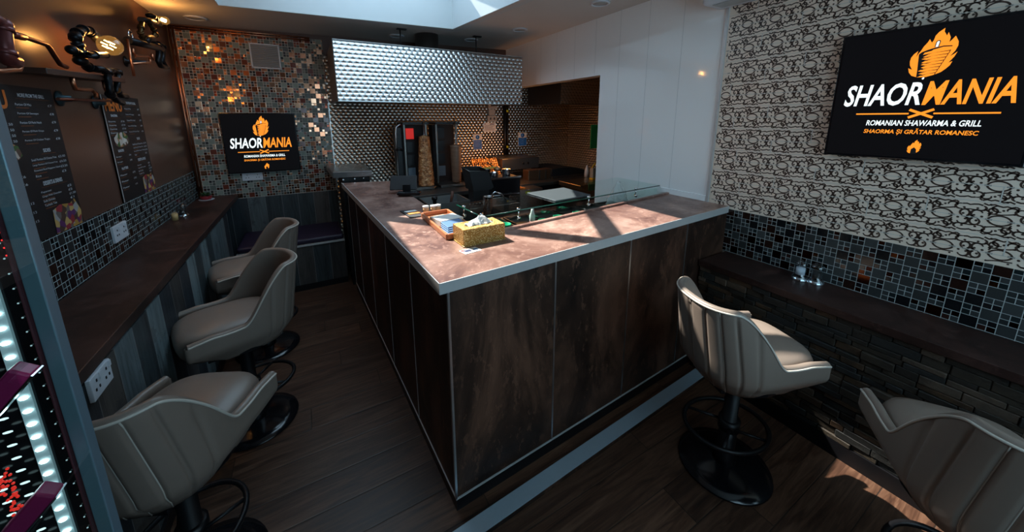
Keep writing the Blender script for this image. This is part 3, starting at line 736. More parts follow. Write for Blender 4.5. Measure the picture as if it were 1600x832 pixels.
    for s in (-1, 1): m.tube([(.03*0-.02, .03*s, .235), (-.02+.11, .118*s, .235)], .007, 8); m.tube([(-.02, .03*s, .235), (-.02-.11, .118*s, .235)], .007, 8)
    m.lathe((0, 0, .21), [(.030, 0), (.046, 0), (.046, .05), (.030, .05)], 20); m.build('footring', M_blk, t)
    return t
S0 = make_stool()
stools = [(1.600, .728, -20, 'taupe leather bar stool facing the stone-clad ledge, nearest the counter'),
          (1.61, .045, 33, 'taupe leather bar stool with fluted back cut off by the right edge of the picture'),
          (-.49, 1.42, 64, 'taupe leather bar stool in front, beside the display case with LED strip'),
          (-.40, 2.17, 199, 'taupe leather bar stool in the middle of the left ledge row'),
          (-.40, 2.92, 194, 'taupe leather bar stool farthest back, next to the plank bench')]
for i, (x, y, a, l) in enumerate(stools):
    o = S0 if i == 0 else copy_tree(S0)
    o.location = (x, y, 0); o.rotation_euler.z = math.radians(a); o['label'] = l; o['group'] = 'taupe bar stools'

# ------------------------------------------------------------------ screens with the shop's logo
FL = [(335,732),(250,705),(205,660),(185,605),(215,618),(243,628),(200,570),(188,520),(195,470),(225,430),(275,395),(262,470),(285,430),(310,400),(340,345),(380,300),(400,262),(435,310),(455,280),(465,230),(500,190),(570,148),(570,190),(612,245),(625,205),(665,270),(660,328),(690,300),(725,260),(775,330),(782,380),(760,440),(710,500),(750,480),(792,452),(765,510),(708,578),(755,562),(735,610),(690,650),(640,685),(560,712),(450,735)]
def flame_tris(mb, fr, cx, cy, h, m, n):
    pts = [(cx+(x-490)/587*h*.66, cy-(y-441)/587*h) for x, y in FL]
    put_poly(mb, pts, fr, n, m)
def screen(name, label, O, X, w, h, depth, group=None):
    fr = frame(O, X, (0, 0, 1)); O, X, Y, N = fr      # O = lower left corner of the front face
    cen = O+X*w/2
    t = thing(name, label, 'screen', (cen.x, cen.y, O.z), group='screens showing the shop logo')
    b = .011
    m = MB(); m.obox(O+X*w/2+Y*h/2-N*(depth/2+.001), X*w/2, Y*h/2, N*depth/2); m.build('housing', M_blkG, t, bevel=.003)
    m = MB(); fr0 = (O-N*.0008, X, Y, N)
    put_poly(m, [(b, b), (w-b, b), (w-b, h-b), (b, h-b)], fr0, .001); m.build('display_panel', M_lcdK, t)
    # writing and emblem, sizes as fractions of the panel
    mo, mw, mk = MB(), MB(), MB()
    fh = .335*h; fx = .512*w; fy_ = .79*h
    flame_tris(mo, fr, fx, fy_, fh, 0, .0012)
    def L(x, y): return (fx+(x-490)/587*fh*.66, fy_-(y-441)/587*fh)
    put_poly(mk, [L(*p) for p in ((295,440),(330,415),(400,395),(470,380),(600,362),(712,370),(712,382),(600,376),(480,398),(455,412),(370,425),(350,452),(430,450),(360,480),(400,492),(345,505),(420,520),(352,552),(395,560),(350,578),(420,590),(360,612),(400,625),(330,655),(410,668),(345,690),(400,700),(350,728),(322,730),(318,640),(308,560),(300,480))], fr, .0020)
    for k in range(8):
        y0 = 430+k*37; xr_ = 698-k*18; xl = 450+14*((k*5) % 4)-8*k
        put_poly(mk, [L(*p) for p in ((xl, y0+8), (xr_, y0-6), (xr_+4, y0+3))], fr, .0024)
        put_poly(mk, [L(*p) for p in ((xl-110, y0+22), (xl+30, y0+8), (xl-40, y0+26))], fr, .0024)
        put_poly(mk, [L(*p) for p in ((xr_-2, y0-8), (xr_+10, y0-10), (xr_-6, y0+34), (xr_-14, y0+30))], fr, .0028)
    put_poly(mk, [L(*p) for p in ((485,370),(492,305),(515,288),(545,292),(552,305),(540,370))], fr, .0024)
    put_poly(mw, [L(*p) for p in ((497,368),(504,312),(520,298),(540,304),(530,368))], fr, .0030)
    put_poly(mw, [L(*p) for p in ((408,758),(412,742),(430,736),(442,744),(436,760),(420,766))], fr, .0030)
    put_text(mw, 'SHAOR', fr, .075*w, .418*h, .500*w, .590*h, bold=.022, shear=.12)
    put_text(mo, 'MANIA', fr, .508*w, .418*h, .905*w, .590*h, bold=.022, shear=.12)
    lw = .0032*h/.58
    for a, c in ((.165, .455), (.575, .86)): put_poly(mo, [(a*w, .355*h-lw), (c*w, .355*h-lw), (c*w, .355*h+lw), (a*w, .355*h+lw)], fr)
    for sg_ in (1, -1):
        x0, x1 = .455*w, .575*w; y0, y1 = (.355-.03*sg_)*h, (.355+.03*sg_)*h
        dx, dy = x1-x0, y1-y0; l = math.hypot(dx, dy); nx, ny = -dy/l*lw*1.6, dx/l*lw*1.6
        put_poly(mo, [(x0+nx, y0+ny), (x0-nx, y0-ny), (x1-nx, y1-ny), (x1+nx, y1+ny)], fr, .0014)
    put_text(mw, 'ROMANIAN SHAWARMA & GRILL', fr, .235*w, .262*h, .795*w, .305*h, bold=.02, shear=.1)
    put_text(mo, 'SHAORMA ȘI GRĂTAR ROMANESC', fr, .228*w, .190*h, .790*w, .243*h, bold=.02, shear=.1)
    flame_tris(mo, fr, .52*w, .105*h, .105*h, 0, .0012)
    put_poly(mk, [(.505*w, .05*h), (.506*w, .085*h), (.52*w, .10*h), (.532*w, .085*h), (.535*w, .05*h)], fr, .0020)
    mo.build('orange_lettering', M_lcdO, t, recalc=False); mw.build('white_lettering', M_lcdW, t, recalc=False); mk.build('emblem_lines', M_blkM, t, recalc=False)
    return t
screen('wall_screen', 'black logo screen on the copper mosaic back wall', (-.696, YB-.046, 1.128), (1, 0, 0), .612, .583, .035)
screen('wall_screen', 'larger-looking black logo screen on the patterned tiles at the right', (XR-.052, .812, 1.462), (0, -1, 0), .617, .582, .045)
sc_ = [o for o in bpy.data.objects if o.name.startswith('wall_screen')]

# ------------------------------------------------------------------ menu boards
def menu(label, y0, z0, w, h, img2):
    t = thing('menu_board', label, 'menu board', (XL+.01, y0+w/2, z0), group='menu boards on the left wall')
    fr = frame((XL+.008, y0, z0), (0, 1, 0), (0, 0, 1)); O, X, Y, N = fr
    m = MB(); m.obox(O+X*w/2+Y*h/2-N*.003, X*w/2, Y*h/2, N*.003); m.build('board', M_menu, t)
    m = MB(); m.obox(O+X*.003+Y*h/2-N*.002, X*.003, Y*h/2, N*.004); m.build('edge_strip', M_aluS, t)
    mo, mw, mb_ = MB(), MB(), MB()
    put_text(mo, 'MENU', fr, .05*w, .85*h, .46*w, .965*h, bold=.03)
    def head(s, u0, u1, v, hh=.024): put_text(mw, s, fr, u0*w, v*h, u1*w, (v+hh)*h, bold=.02); put_poly(mb_, [(u0*w-.03*w, (v-.012)*h), (u1*w+.06*w, (v-.012)*h), (u1*w+.06*w, (v-.0095)*h), (u0*w-.03*w, (v-.0095)*h)], fr)
    def item(s, u0, v, u1, price, pu, hh=.015):
        put_text(mw, s, fr, u0*w, v*h, u1*w, (v+hh)*h); put_text(mw, price, fr, pu*w, v*h, (pu+.03+.012*len(price))*w, (v+hh)*h)
        put_poly(mb_, [(u0*w, (v-.016)*h), (u0*w+.14*w, (v-.016)*h), (u0*w+.14*w, (v-.011)*h), (u0*w, (v-.011)*h)], fr)
    head('MORE FROM THE GRILL', .58, .88, .93)
    for i, (s, l, p) in enumerate((('Portion Of Mici', .17, '£7'), ('Portion Of Sausages', .23, '£8'), ('Portion Of Pork Neck', .24, '£9'), ('Portion Of Pork Chops', .24, '£9'), ('Portion Of Chicken Thighs', .29, '£8'))): item(s, .53, .875-i*.058, .53+l, p, .90)
    head('SIDES', .70, .79, .565)
    for i, (s, l, p) in enumerate((('Small Portion Of Cheese Fries', .30, '£3.50'), ('Large Portion Of Cheese Fries', .30, '£4.50'), ('Roasted Red Peppers Salad', .32, '£3.50'), ('Rice', .06, '£3'))): item(s, .54, .515-i*.036, .54+l, p, .87)
    head('DESSERTS & DRINKS', .60, .84, .345, .028)
    for i, (s, l, p) in enumerate((('Papanasi', .12, '£5'), ('Crepe With Chocolate', .24, '£5'), ('Soft Drinks', .14, '£1.50'), ('Turkish Tea', .15, '£1'))): item(s, .55, .295-i*.03, .55+l, p, .89)
    head('SHAORMA', .14, .30, .80)
    for i in range(4): item('Shaorma', .05, .75-i*.035, .22, '£7.50', .36)
    head('BURGERS', .13, .27, .47)
    for i in range(2): item('Burger', .05, .42-i*.05, .19, '£6', .38)
    head('PLATTERS', .12, .28, .30)
    for i in range(3): item('Platter', .05, .245-i*.06, .22, '£12', .38)
    mo.build('orange_title', M_prO, t, recalc=False); mw.build('white_text', M_prW, t, recalc=False); mb_.build('small_print', M_prB, t, recalc=False)
    m = MB(); put_poly(m, [(.10*w, .535*h), (.19*w, .515*h), (.36*w, .52*h), (.46*w, .56*h), (.44*w, .62*h), (.35*w, .655*h), (.2*w, .65*h), (.08*w, .60*h)], fr, .002); m.build('salad_photo', M_food2, t, recalc=False)
    m = MB(); put_poly(m, [(.60*w, .0), (.97*w, .0), (.99*w, .10*h), (.93*w, .20*h), (.86*w, .175*h), (.72*w, .19*h), (.62*w, .165*h)], fr, .002); m.build('chips_photo', M_food1, t, recalc=False)
    return t
menu('black menu board nearer the display case, with MORE FROM THE GRILL heading', 1.86, 1.180, .545, .600, 0)
menu('black menu board hanging below the sitting pipe figure lamp', 2.845, 1.180, .52, .608, 1)

# ------------------------------------------------------------------ sockets, vent, signs
def socket(label, O, X, w, h, gangs, grp='white wall plates', z=None):
    fr = frame(O, X, (0, 0, 1)); O, X, Y, N = fr
    t = thing('wall_socket', label, 'socket', tuple(O), group=grp)
    m = MB(); m.obox(O+N*.006, X*w/2, Y*h/2, N*.006); m.build('plate', M_wht, t, bevel=.002)
    for k in range(gangs):
        u = (k+.5)/gangs*w-w/2; m = MB()
        for a, b in ((0, .022), (-.011, -.004), (.011, -.004)): m.obox(O+X*(u+a)+Y*(b-.004)+N*.0125, X*.0028, Y*.0045, N*.001)
        m.build('pin_holes', M_blkM, t)
        m = MB(); m.obox(O+X*(u+.022)+Y*.024+N*.0135, X*.006, Y*.010, N*.002); m.build('rocker', M_wht, t)
    return t
socket('white double socket below the back screen', (-.512, YB-.007, 1.085), (1, 0, 0), .17, .075, 2)
socket('white double wall plate on the left mosaic strip', (XL+.007, 2.70, 1.045), (0, 1, 0), .165, .088, 2)
socket('white double socket low on the planks under the left ledge', (XL+.301, 1.515, .835), (0, 1, 0), .125, .075, 2)
t = thing('air_vent', 'square grey louvred vent high on the copper mosaic wall', 'vent', (-.27, YB-.01, 2.14))
m = MB(); fr_ = [(-.388, 2.138), (-.146, 2.138), (-.146, 2.368), (-.388, 2.368)]
m.box(-.388, YB-.022, 2.138, -.146, YB-.006, 2.150); m.box(-.388, YB-.022, 2.356, -.146, YB-.006, 2.368); m.box(-.388, YB-.022, 2.138, -.376, YB-.006, 2.368); m.box(-.158, YB-.022, 2.138, -.146, YB-.006, 2.368); m.build('frame', M_wht, t, bevel=.002)
m = MB()
for k in range(12):
    z = 2.156+k*.0168; m.obox((-.267, YB-.014, z+.007), (.109, 0, 0), (0, .004, .003), (0, -.002, .006))
m.build('louvres', plain('vent_grey', (.26, .27, .28), .5), t)
# ceiling downlights
for (x, y), l in zip(((2.105, 2.28), (1.985, 3.30), (-.70, 4.06), (.935, 4.08), (1.73, 3.95)), ('closest to the white gloss wall and the viewer', 'beside the skylight corner', 'above the mosaic corner near the pipe lamp', 'above the left end of the steel hood', 'above the right end of the steel hood')):
    z = zc(x); t = thing('ceiling_downlight', 'round flush ceiling light '+l, 'ceiling light', (x, y, z-.012), group='round flush ceiling lights')
    m = MB(); m.lathe((x, y, z-.012), [(.055, .012), (.078, .012), (.078, .004), (.070, 0), (.056, .001), (.055, .012)], 32); m.build('rim', M_wht, t)
    m = MB(); m.lathe((x, y, z-.007), [(0, 0), (.056, 0), (.056, .006), (0, .006)], 32); m.build('lens', plain('unlit_lens', (.42, .42, .40), .4), t)
# air conditioner
t = thing('air_conditioner', 'white wall-mounted air conditioner above the patterned tiles, only its underside in view', 'air conditioner', (XR, 1.15, 2.37))
m = MB(); m.box(XR-.20, .74, 2.335, XR-.002, 1.50, 2.52); m.build('casing', M_wht, t, bevel=.025, seg=4)
m = MB(); m.box(XR-.17, .80, 2.330, XR-.07, 1.44, 2.334); m.build('air_flap', plain('flap_grey', (.40, .43, .44), .4), t)

# ------------------------------------------------------------------ pipe figure lamps
LX = XL+.10
def P(x, y, X=LX): return onx(x, y, X)
def bulb(t, p, q, watts):
    p, q = Vector(p), Vector(q); d = (q-p).normalized(); L = (q-p).length
    m = MB(); m.lathe(p, [(.0, -.02), (.014, -.02), (.014, .006), (.011, .012)], 16, axis=d); m.build('bulb_cap', M_copD, t)
    r = L*.36
    m = MB(); m.lathe(p, [(.011, .010), (.014, L*.18), (r*.72, L*.38), (r, L*.62), (r*.86, L*.83), (r*.45, L*.97), (0, L)], 20, axis=d); b = m.build('light_bulb', M_bulbg, t)
    a = d.orthogonal().normalized(); c = d.cross(a); m = MB()
    for k in range(6):
        th = k*PI/3; o = a*math.cos(th)+c*math.sin(th); m.tube([p+d*L*.40+o*r*.34, p+d*L*.74+o*r*.34], .0026, 5)
    m.build('filament', M_fil, b)
    l = bpy.data.lights.new('bulb_glow', 'POINT'); l.energy = watts; l.color = (1, .48, .15); l.shadow_soft_size = .02
    o = bpy.data.objects.new('bulb_glow', l); COL.objects.link(o); o.parent = t; o.location = p+d*L*.6-wloc(t)
def fit(m, p, q, r, w=.006):
    p, q = Vector(p), Vector(q); d = (q-p).normalized(); m.cyl(p-d*w, p+d*w, r, n=14)
# middle figure
t = thing('pipe_lamp', 'seated black iron pipe figure lamp above the far menu board, glowing bulb as its head', 'wall lamp', tuple(P(130, 108)), group='pipe figure wall lamps')
m = MB(); a, b = P(64, 108), P(190, 124); m.obox((a+b)/2+Vector((-.035, 0, -.006)), (0, (b.y-a.y)/2, (b.z-a.z)/2), (.05, 0, 0), (0, 0, .012)); m.build('shelf_bar', plain('dark_stained_wood', (.05, .02, .012), .45), t, bevel=.003)
m = MB(); body = [P(163.5, 110), P(150, 108), P(138.5, 105), P(128, 97), P(125, 90), P(127, 82), P(122, 70), P(118, 60), P(121, 51), P(130, 46.5), P(140, 49), P(147, 55)]
m.tube(body, .0165, 12)
for k in range(2, 11): fit(m, body[k], body[min(k+1, 11)], .022, .009)
m.ball(P(118, 58), .024); m.ball(P(126, 95), .026, sc=(1, 1.2, .9)); m.build('torso', M_pipe, t)
m = MB(); m.tube([P(140, 51), P(147, 55), P(153, 62)], .022, 14); m.build('head', M_pipe, t)
m = MB(); m.tube([P(112, 78), P(120, 82), P(129, 87)], .018, 12); m.ball(P(112, 78), .021); m.tube([P(129, 87, LX+.02), P(138, 86, LX+.05), P(152, 86, LX+.05), P(164, 86, LX+.04)], .014, 12); fit(m, P(148, 86, LX+.05), P(152, 86, LX+.05), .018, .008); m.ball(P(165, 86, LX+.04), .016); m.build('arm', M_pipe, t)
for pts in ([P(148, 107, LX+.02), P(160, 108, LX+.03), P(168, 113, LX+.03), P(170, 130, LX+.03), P(173, 148, LX+.03), P(181, 156, LX+.03), P(191, 161, LX+.03)], [P(160, 110), P(174, 110), P(184, 113), P(184, 128), P(183, 143), P(188, 149), P(197, 151)]):
    m = MB(); m.tube(pts, .0145, 12)
    for k in (2, 4): fit(m, pts[k], pts[k+1], .020, .010)
    m.build('leg', M_pipe, t)
for pts in ([P(112, 121), P(114, 130), P(117.5, 139), P(130, 140), P(143, 140.5), P(150, 146), P(151, 153)], [P(162, 126), P(164, 136), P(167, 143)], [P(12, 54), P(35, 57), P(73, 70), P(78, 76), P(94, 101), P(104, 105)]):
    m = MB(); m.tube(pts, .0085, 10); m.build('copper_pipe', M_cop if len(pts) != 6 else M_copD, t)
m = MB(); m.tube([P(90, 155, XL+.04), P(120, 156, XL+.05), P(180, 158, XL+.05)], .007, 10); m.build('lower_pipe', M_copD, t)
for q in ((92, 154), (148, 160)):
    m = MB(); c = P(*q, XL+.002); m.lathe(c, [(0, 0), (.034, 0), (.034, .006), (.016, .012), (.013, .04), (0, .04)], 20, axis=(1, 0, 0)); m.build('wall_flange', plain('blue_iron', (.05, .09, .11), .4, .6), t)
bulb(t, P(154, 63), P(181.5, 76, LX+.085), 3.6)
# far figure
t = thing('pipe_lamp', 'small crouched iron pipe figure lamp in the corner by the copper frame', 'wall lamp', tuple(P(230, 68)), group='pipe figure wall lamps')
m = MB(); a, b = P(200, 63), P(252, 76); m.tube([a, b], .022, 12); m.build('shelf_bar', M_pipe, t)
m = MB(); m.tube([P(226, 66), P(231, 60), P(238, 60)], .022, 12); m.tube([P(220, 31), P(235, 32), P(250, 37)], .018, 12); m.ball(P(236, 25), .030, sc=(1, 1.2, .7)); m.ball(P(240, 29), .030); m.build('torso', M_pipe, t)
for pts in ([P(222, 34), P(220, 43), P(219.6, 51), P(223, 59), P(227, 64)], [P(234, 38), P(240, 46), P(243, 54), P(238, 61)]):
    m = MB(); m.tube(pts, .013, 12)
    for k in range(1, len(pts)-1): fit(m, pts[k], pts[k+1], .018, .008)
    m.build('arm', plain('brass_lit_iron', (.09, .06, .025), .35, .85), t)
for dx in (0, 7):
    pts = [P(240+dx, 68), P(247+dx, 72), P(248+dx*.9, 84), P(247+dx*.9, 95), P(251+dx, 103), P(259+dx*.3, 105)]
    m = MB(); m.tube(pts, .017, 12); fit(m, pts[1], pts[2], .022, .01); m.build('leg', M_pipe, t)
for pts in ([P(199, 61), P(204, 90), P(209.5, 119)], [P(206.6, 75), P(209, 84), P(212, 87), P(231, 88), P(234, 91), P(234.7, 98), P(206, 99.6)], [P(237, 84), P(240, 94)], [P(256, 96), P(260, 100), P(261, 106)]):
    m = MB(); m.tube(pts, .007, 10); m.build('copper_pipe', M_cop, t)
m = MB(); rc = P(203.7, 55); m.tube([rc+Vector((0, .028*math.cos(k*PI/9), .028*math.sin(k*PI/9))) for k in range(18)], .004, 8, closed=True); m.build('valve_ring', M_chrome, t)
m = MB(); c = P(196, 96, XL+.002); m.lathe(c, [(0, 0), (.034, 0), (.034, .006), (.014, .012), (.012, .10), (0, .10)], 20, axis=(1, 0, 0)); m.build('wall_flange', M_pipe, t)
bulb(t, P(243, 27), P(265, 35, LX+.075), 2.8)
# nearest one, mostly out of the frame
t = thing('pipe_lamp', 'thick red-brown pipe lamp cut off by the left edge, above the display case', 'wall lamp', tuple(P(5, 70)), group='pipe figure wall lamps')
m = MB(); m.tube([P(-25, 25), P(-10, 30), P(1, 36), P(4, 48), P(6, 66), P(9, 86), P(14, 94), P(24, 97)], .022, 14); m.ball(P(2, 38), .027); fit(m, P(4.5, 46), P(4.9, 50), .027, .008); fit(m, P(8.6, 83), P(9, 87), .027, .008); m.build('main_pipe', plain('oxblood_pipe', (.16, .05, .05), .32, .5), t)
m = MB(); m.tube([P(12, 53), P(24, 55), P(36, 58)], .013, 12); m.build('sleeve', M_copD, t)
m = MB(); m.tube([P(29, 93), P(31, 104), P(29, 109), P(0, 111), P(-30, 110)], .009, 10); m.build('copper_pipe', M_cop, t)

# ------------------------------------------------------------------ extraction hoods
t = thing('extractor_hood', 'wide swirl-patterned stainless extraction hood hanging above the doner grills', 'extractor hood', (1.22, 3.9, 1.81))
x0, x1, y0, z0, z1 = .277, 2.165, 3.55, 1.812, 2.318
m = MB(); m.box(x0, y0, z0, x1, y0+.012, z1); m.build('front_face', M_hood, t)
for xa, xb in ((x0-.004, x0+.008), (x1-.008, x1)): m = MB(); m.box(xa, y0+.012, z0, xb, YB-.015, z1); m.build('side_panel', M_steelD, t)
m = MB(); m.box(x0-.003, y0-.004, z1-.002, x1+.003, y0+.02, z1+.006); m.box(x0-.003, y0-.004, z0-.006, x1+.003, y0+.02, z0+.002); m.build('edge_lip', M_steel, t)
m = MB(); m.box(x0+.01, y0+.02, z0+.18, x1-.01, YB-.015, z0+.20); m.build('baffle', M_steelD, t)
for px in (620, 735):
    c = ony(px, 58 if px < 700 else 62, 3.9); m = MB(); m.tube([(c.x, 3.75, z1), (c.x, 3.75, zc(c.x))], .006, 8); m.box(c.x-.03, 3.73, zc(c.x)-.012, c.x+.06, 3.77, zc(c.x)-.002); m.build('hanger', M_blk, t)
dx_ = ony(668, 70, 3.9).x
tag(MB().lathe((dx_, 3.92, z1-.08), [(0, 0), (.13, 0), (.13, .04), (.12, .045), (.12, .30), (0, .30)], 32).build('duct', M_steelD), 'round metal duct rising from the top of the steel hood', 'duct')
t = thing('extractor_hood', 'small swirl-patterned hood seen through the opening in the white wall', 'extractor hood', (3.1, 3.7, 1.83))
m = MB(); m.box(2.76, 3.6, 1.832, XK-.002, 3.612, 2.10); m.build('front_face', M_splash, t)
m = MB(); m.box(2.756, 3.612, 1.832, 2.764, YB-.015, 2.10); m.build('side_panel', M_blkM, t)
m = MB(); m.box(2.76, 3.596, 1.824, XK-.002, 3.62, 1.832); m.build('edge_lip', M_steel, t)

# ------------------------------------------------------------------ wall notices behind the grills
def rectY(x0, y0, x1, y1, Y): a = ony(x0, y0, Y); b = ony(x1, y1, Y); return a.x, a.z, b.x, b.z
for (a, b, c, d), l in (((739.5, 210, 753.5, 233.5), 'blue and white notice between the doner grills and the switch boxes'), ((810, 207.5, 823, 228), 'blue and white notice right of the gas pipe')):
    X0, Z1, X1, Z0 = rectY(a, b, c, d, YB-.02); t = thing('safety_notice', l, 'sign', ((X0+X1)/2, YB-.02, Z0), group='blue mandatory notices')
    m = MB(); m.box(X0, YB-.016, Z0, X1, YB-.0125, Z1); m.build('sheet', M_paper, t)
    m = MB(); m.box(X0+.003, YB-.0175, Z0+.004, X1-.003, YB-.016, Z0+(Z1-Z0)*.62); m.build('blue_field', M_signb, t)
    m = MB(); m.lathe(((X0+X1)/2, YB-.016, Z0+(Z1-Z0)*.80), [(0, .0015), ((X1-X0)*.22, .0015), ((X1-X0)*.22, 0)], 24, axis=(0, -1, 0)); m.build('blue_disc', M_signb, t)
    fr = frame((X0, YB-.018, Z0), (1, 0, 0), (0, 0, 1)); w, h = X1-X0, Z1-Z0
    m = MB(); put_text(m, '!', fr, .46*w, .73*h, .54*w, .87*h, bold=.05, n=.001)
    for k in range(4): put_poly(m, [(.2*w, (.5-k*.1)*h), ((.75-.1*(k % 2))*w, (.5-k*.1)*h), ((.75-.1*(k % 2))*w, (.515-k*.1)*h), (.2*w, (.515-k*.1)*h)], fr, .001)
    m.build('white_marks', plain('pale_blue_marks', (.35, .5, .75), .6), t, recalc=False)
sw = [((762, 163, 776, 170.5), 'grey switch box half hidden under the hood', 0), ((763, 171, 772.5, 180.5), 'small blank grey box in the column of switch boxes', 0), ((761, 181, 775.5, 190.5), 'switch box with two dark rockers, above the notice card', 2), ((756.5, 192, 776, 206), 'white printed card at the foot of the switch box column', 3)]
for (a, b, c, d), l, k in sw:
    X0, Z1, X1, Z0 = rectY(a, b, c, d, YB-.04); t = thing('switch_box' if k != 3 else 'notice_card', l, 'switch' if k != 3 else 'notice', ((X0+X1)/2, YB-.02, Z0))
    dep = .045 if k != 3 else .008
    m = MB(); m.box(X0, YB-.013-dep, Z0, X1, YB-.012, Z1); m.build('box', plain('grey_plastic', (.36, .35, .34), .5) if k != 3 else M_paper, t, bevel=.002)
    if k == 2:
        for u in (.25, .65): m = MB(); m.box(X0+(X1-X0)*u, YB-.018-dep, Z0+(Z1-Z0)*.35, X0+(X1-X0)*(u+.13), YB-.013-dep, Z0+(Z1-Z0)*.68); m.build('rocker', M_blkM, t)
    if k == 3:
        m = MB(); fr = frame((X0, YB-.0215, Z0), (1, 0, 0), (0, 0, 1)); w, h = X1-X0, Z1-Z0
        for q in range(5): put_poly(m, [(.08*w, (.66-q*.12)*h), ((.9-.1*(q % 3))*w, (.66-q*.12)*h), ((.9-.1*(q % 3))*w, (.69-q*.12)*h), (.08*w, (.69-q*.12)*h)], fr, .001)
        put_poly(m, [(.5*w, .8*h), (.85*w, .8*h), (.85*w, .9*h), (.5*w, .9*h)], fr, .001); put_poly(m, [(.06*w, .8*h), (.16*w, .8*h), (.16*w, .9*h), (.06*w, .9*h)], fr, .001); m.build('print', plain('violet_print', (.12, .09, .2), .6), t, recalc=False)
t = thing('gas_pipe', 'dark vertical gas pipe with yellow bands on the steel splashback', 'pipe', (2.39, YB-.04, .9))
m = MB(); m.tube([(2.37, YB-.05, .9), (2.37, YB-.05, 1.95)], .024, 14); m.tube([(2.415, YB-.05, .9), (2.415, YB-.05, 1.95)], .014, 12); m.build('pipe', M_blk, t)
for z in (1.27, 1.755): m = MB(); m.cyl((2.40, YB-.055, z-.015), (2.40, YB-.055, z+.015), .022, n=14); m.build('yellow_band', plain('yellow_tape', (.55, .55, .02), .5), t)

# ------------------------------------------------------------------ kitchen line along the back
t = thing('kitchen_bench', 'long stainless bench along the steel splashback carrying the cooking equipment', 'worktop', (2.1, 3.9, 0))
m = MB(); m.box(.66, 3.45, .86, XK-.005, YB-.015, .90); m.build('top', M_steelD, t, bevel=.003)
m = MB(); m.box(.68, 3.50, .0, XK-.005, YB-.02, .86); m.build('cupboards', M_blk, t)
# stainless-topped cabinet at the end of the bench
t = thing('undercounter_unit', 'steel-topped cabinet standing between bench and long counter arm', 'cabinet', (.35, 3.95, 0))
m = MB(); m.prism([(.175, 3.69), (.515, 3.62), (.53, 4.34), (.15, 4.34)], 1.105, 1.165); m.build('top', M_steel, t, bevel=.006)
m = MB(); m.box(.26, 3.70, .0, .50, 4.33, 1.105); m.build('cabinet_body', M_blk, t)
m = MB()
for x in (.21, .26, .36, .44): m.cyl((x, 3.70, 1.088), (x, 3.665, 1.088), .007, n=10)
m.build('knobs', M_chrome, t)
# doner grills
def doner(label, pxl, pxr, lit, Y0=3.82, seed=0):
    xl, xr = ony(pxl, 240, Y0).x, ony(pxr, 240, Y0).x; zt = 1.605; zb_ = .935
    t = thing('doner_grill', label, 'doner grill', ((xl+xr)/2, Y0+.15, .9), group='doner grills')
    m = MB(); m.box(xl, Y0+.16, .93, xr, Y0+.30, zt-.02); m.build('burner_housing', M_blkM, t)
    for x in (xl, xr-.022):
        m = MB(); m.box(x, Y0+.05, zb_, x+.022, Y0+.075, zt); m.build('post', M_steelD, t, bevel=.003)
    m = MB(); m.box(xl-.01, Y0, zt-.012, xr+.01, Y0+.30, zt+.010); m.build('top_plate', M_blk, t)
    m = MB(); m.box(xl-.01, Y0-.10, .90, xr+.01, Y0+.28, .932); m.build('drip_tray', M_steelD, t, bevel=.004)
    for k in range(4):
        z = 1.0+k*.145; on = lit and k == 3
        b = MB().box(xl+.05, Y0+.145, z, xl+(xr-xl)*.52, Y0+.160, z+.115).build('burner', M_redglow if on else (plain('blue_grey_burner', (.10, .14, .18), .4) if k == 0 else M_blk), t)
        if on: lab(b, 'burner glowing red')
    return t, xl, xr
t, xl, xr = doner('left doner grill with glowing red burner and browned chicken cone', 634, 671, True)
m = MB(); m.tube([(xl-.075, 3.90, .95), (xl-.075, 3.90, 1.50), (xl-.065, 3.90, 1.57), (xl-.03, 3.90, 1.595), (xl, 3.90, 1.60)], .012, 8); m.build('side_guard', M_steel, t)
m = MB(); m.box(xl-.06, 3.93, .95, xl-.01, 4.10, 1.56); m.build('side_shield', M_blk, t)
m = MB(); m.tube([(xl-.09, 3.87, 1.33), (xl-.05, 3.87, 1.34), (xl-.02, 3.87, 1.325)], .012, 8); m.build('handle', M_blk, t)
t, xl2, xr2 = doner('right doner grill with dark burners and smooth pressed meat cone', 684, 718, False)
for (px0, pyt, pyb, rt, rb, mt, nm, l, sd) in ((664.5, 211, 291, .030, .088, M_meat, 'chicken_doner', 'tall browned chicken doner cone on the left vertical spit', 1), (712.5, 225, 286.5, .062, .052, M_meat2, 'pressed_doner', 'smooth grey-brown pressed doner cone on the right vertical spit', 2)):
    c = ony(px0, 250, 3.80); zt_ = ony(px0, pyt, 3.80).z; zb2 = ony(px0, pyb, 3.80).z; rr = random.Random(sd)
    t = thing(nm, l, 'doner meat', (c.x, 3.80, zb2-.05))
    nz_ = 60 if sd == 1 else 26
    def pf(i, j):
        v = j/(nz_-1); z = zb2+(zt_-zb2)*v
        if sd == 1: r = rb*(1-v)**.35*.95+rt*v; r = min(r, .088-.035*v); r += rr.uniform(-.0045, .0045); r = r if 0 < j < nz_-1 else .004; r = r if v < .97 else r*.6
        else: r = .050+.014*v+rr.uniform(-.0007, .0007); r = r if 0 < j < nz_-1 else .004
        th = 2*PI*i/40; return Vector((c.x+r*math.cos(th), 3.80+r*math.sin(th), z))
    m = MB(); m.grid(pf, 40, nz_, cu=True); m.build('meat', mt, t)
    m = MB(); m.cyl((c.x, 3.80, max(.94, zb2-.10)), (c.x, 3.80, 1.64), .006, n=10); m.ball((c.x, 3.80, 1.645), .011); m.build('spit_rod', M_steel, t)
    m = MB(); m.lathe((c.x, 3.80, zb2-.012), [(0, 0), (.105, 0), (.110, .006), (.105, .010), (0, .010)], 28); m.build('spit_plate', M_steelD, t)
    m = MB(); m.lathe((c.x, 3.80, .932), [(0, 0), (.022, 0), (.022, .035), (.014, .04), (0, .04)], 18); m.build('spit_socket', M_chrome, t)

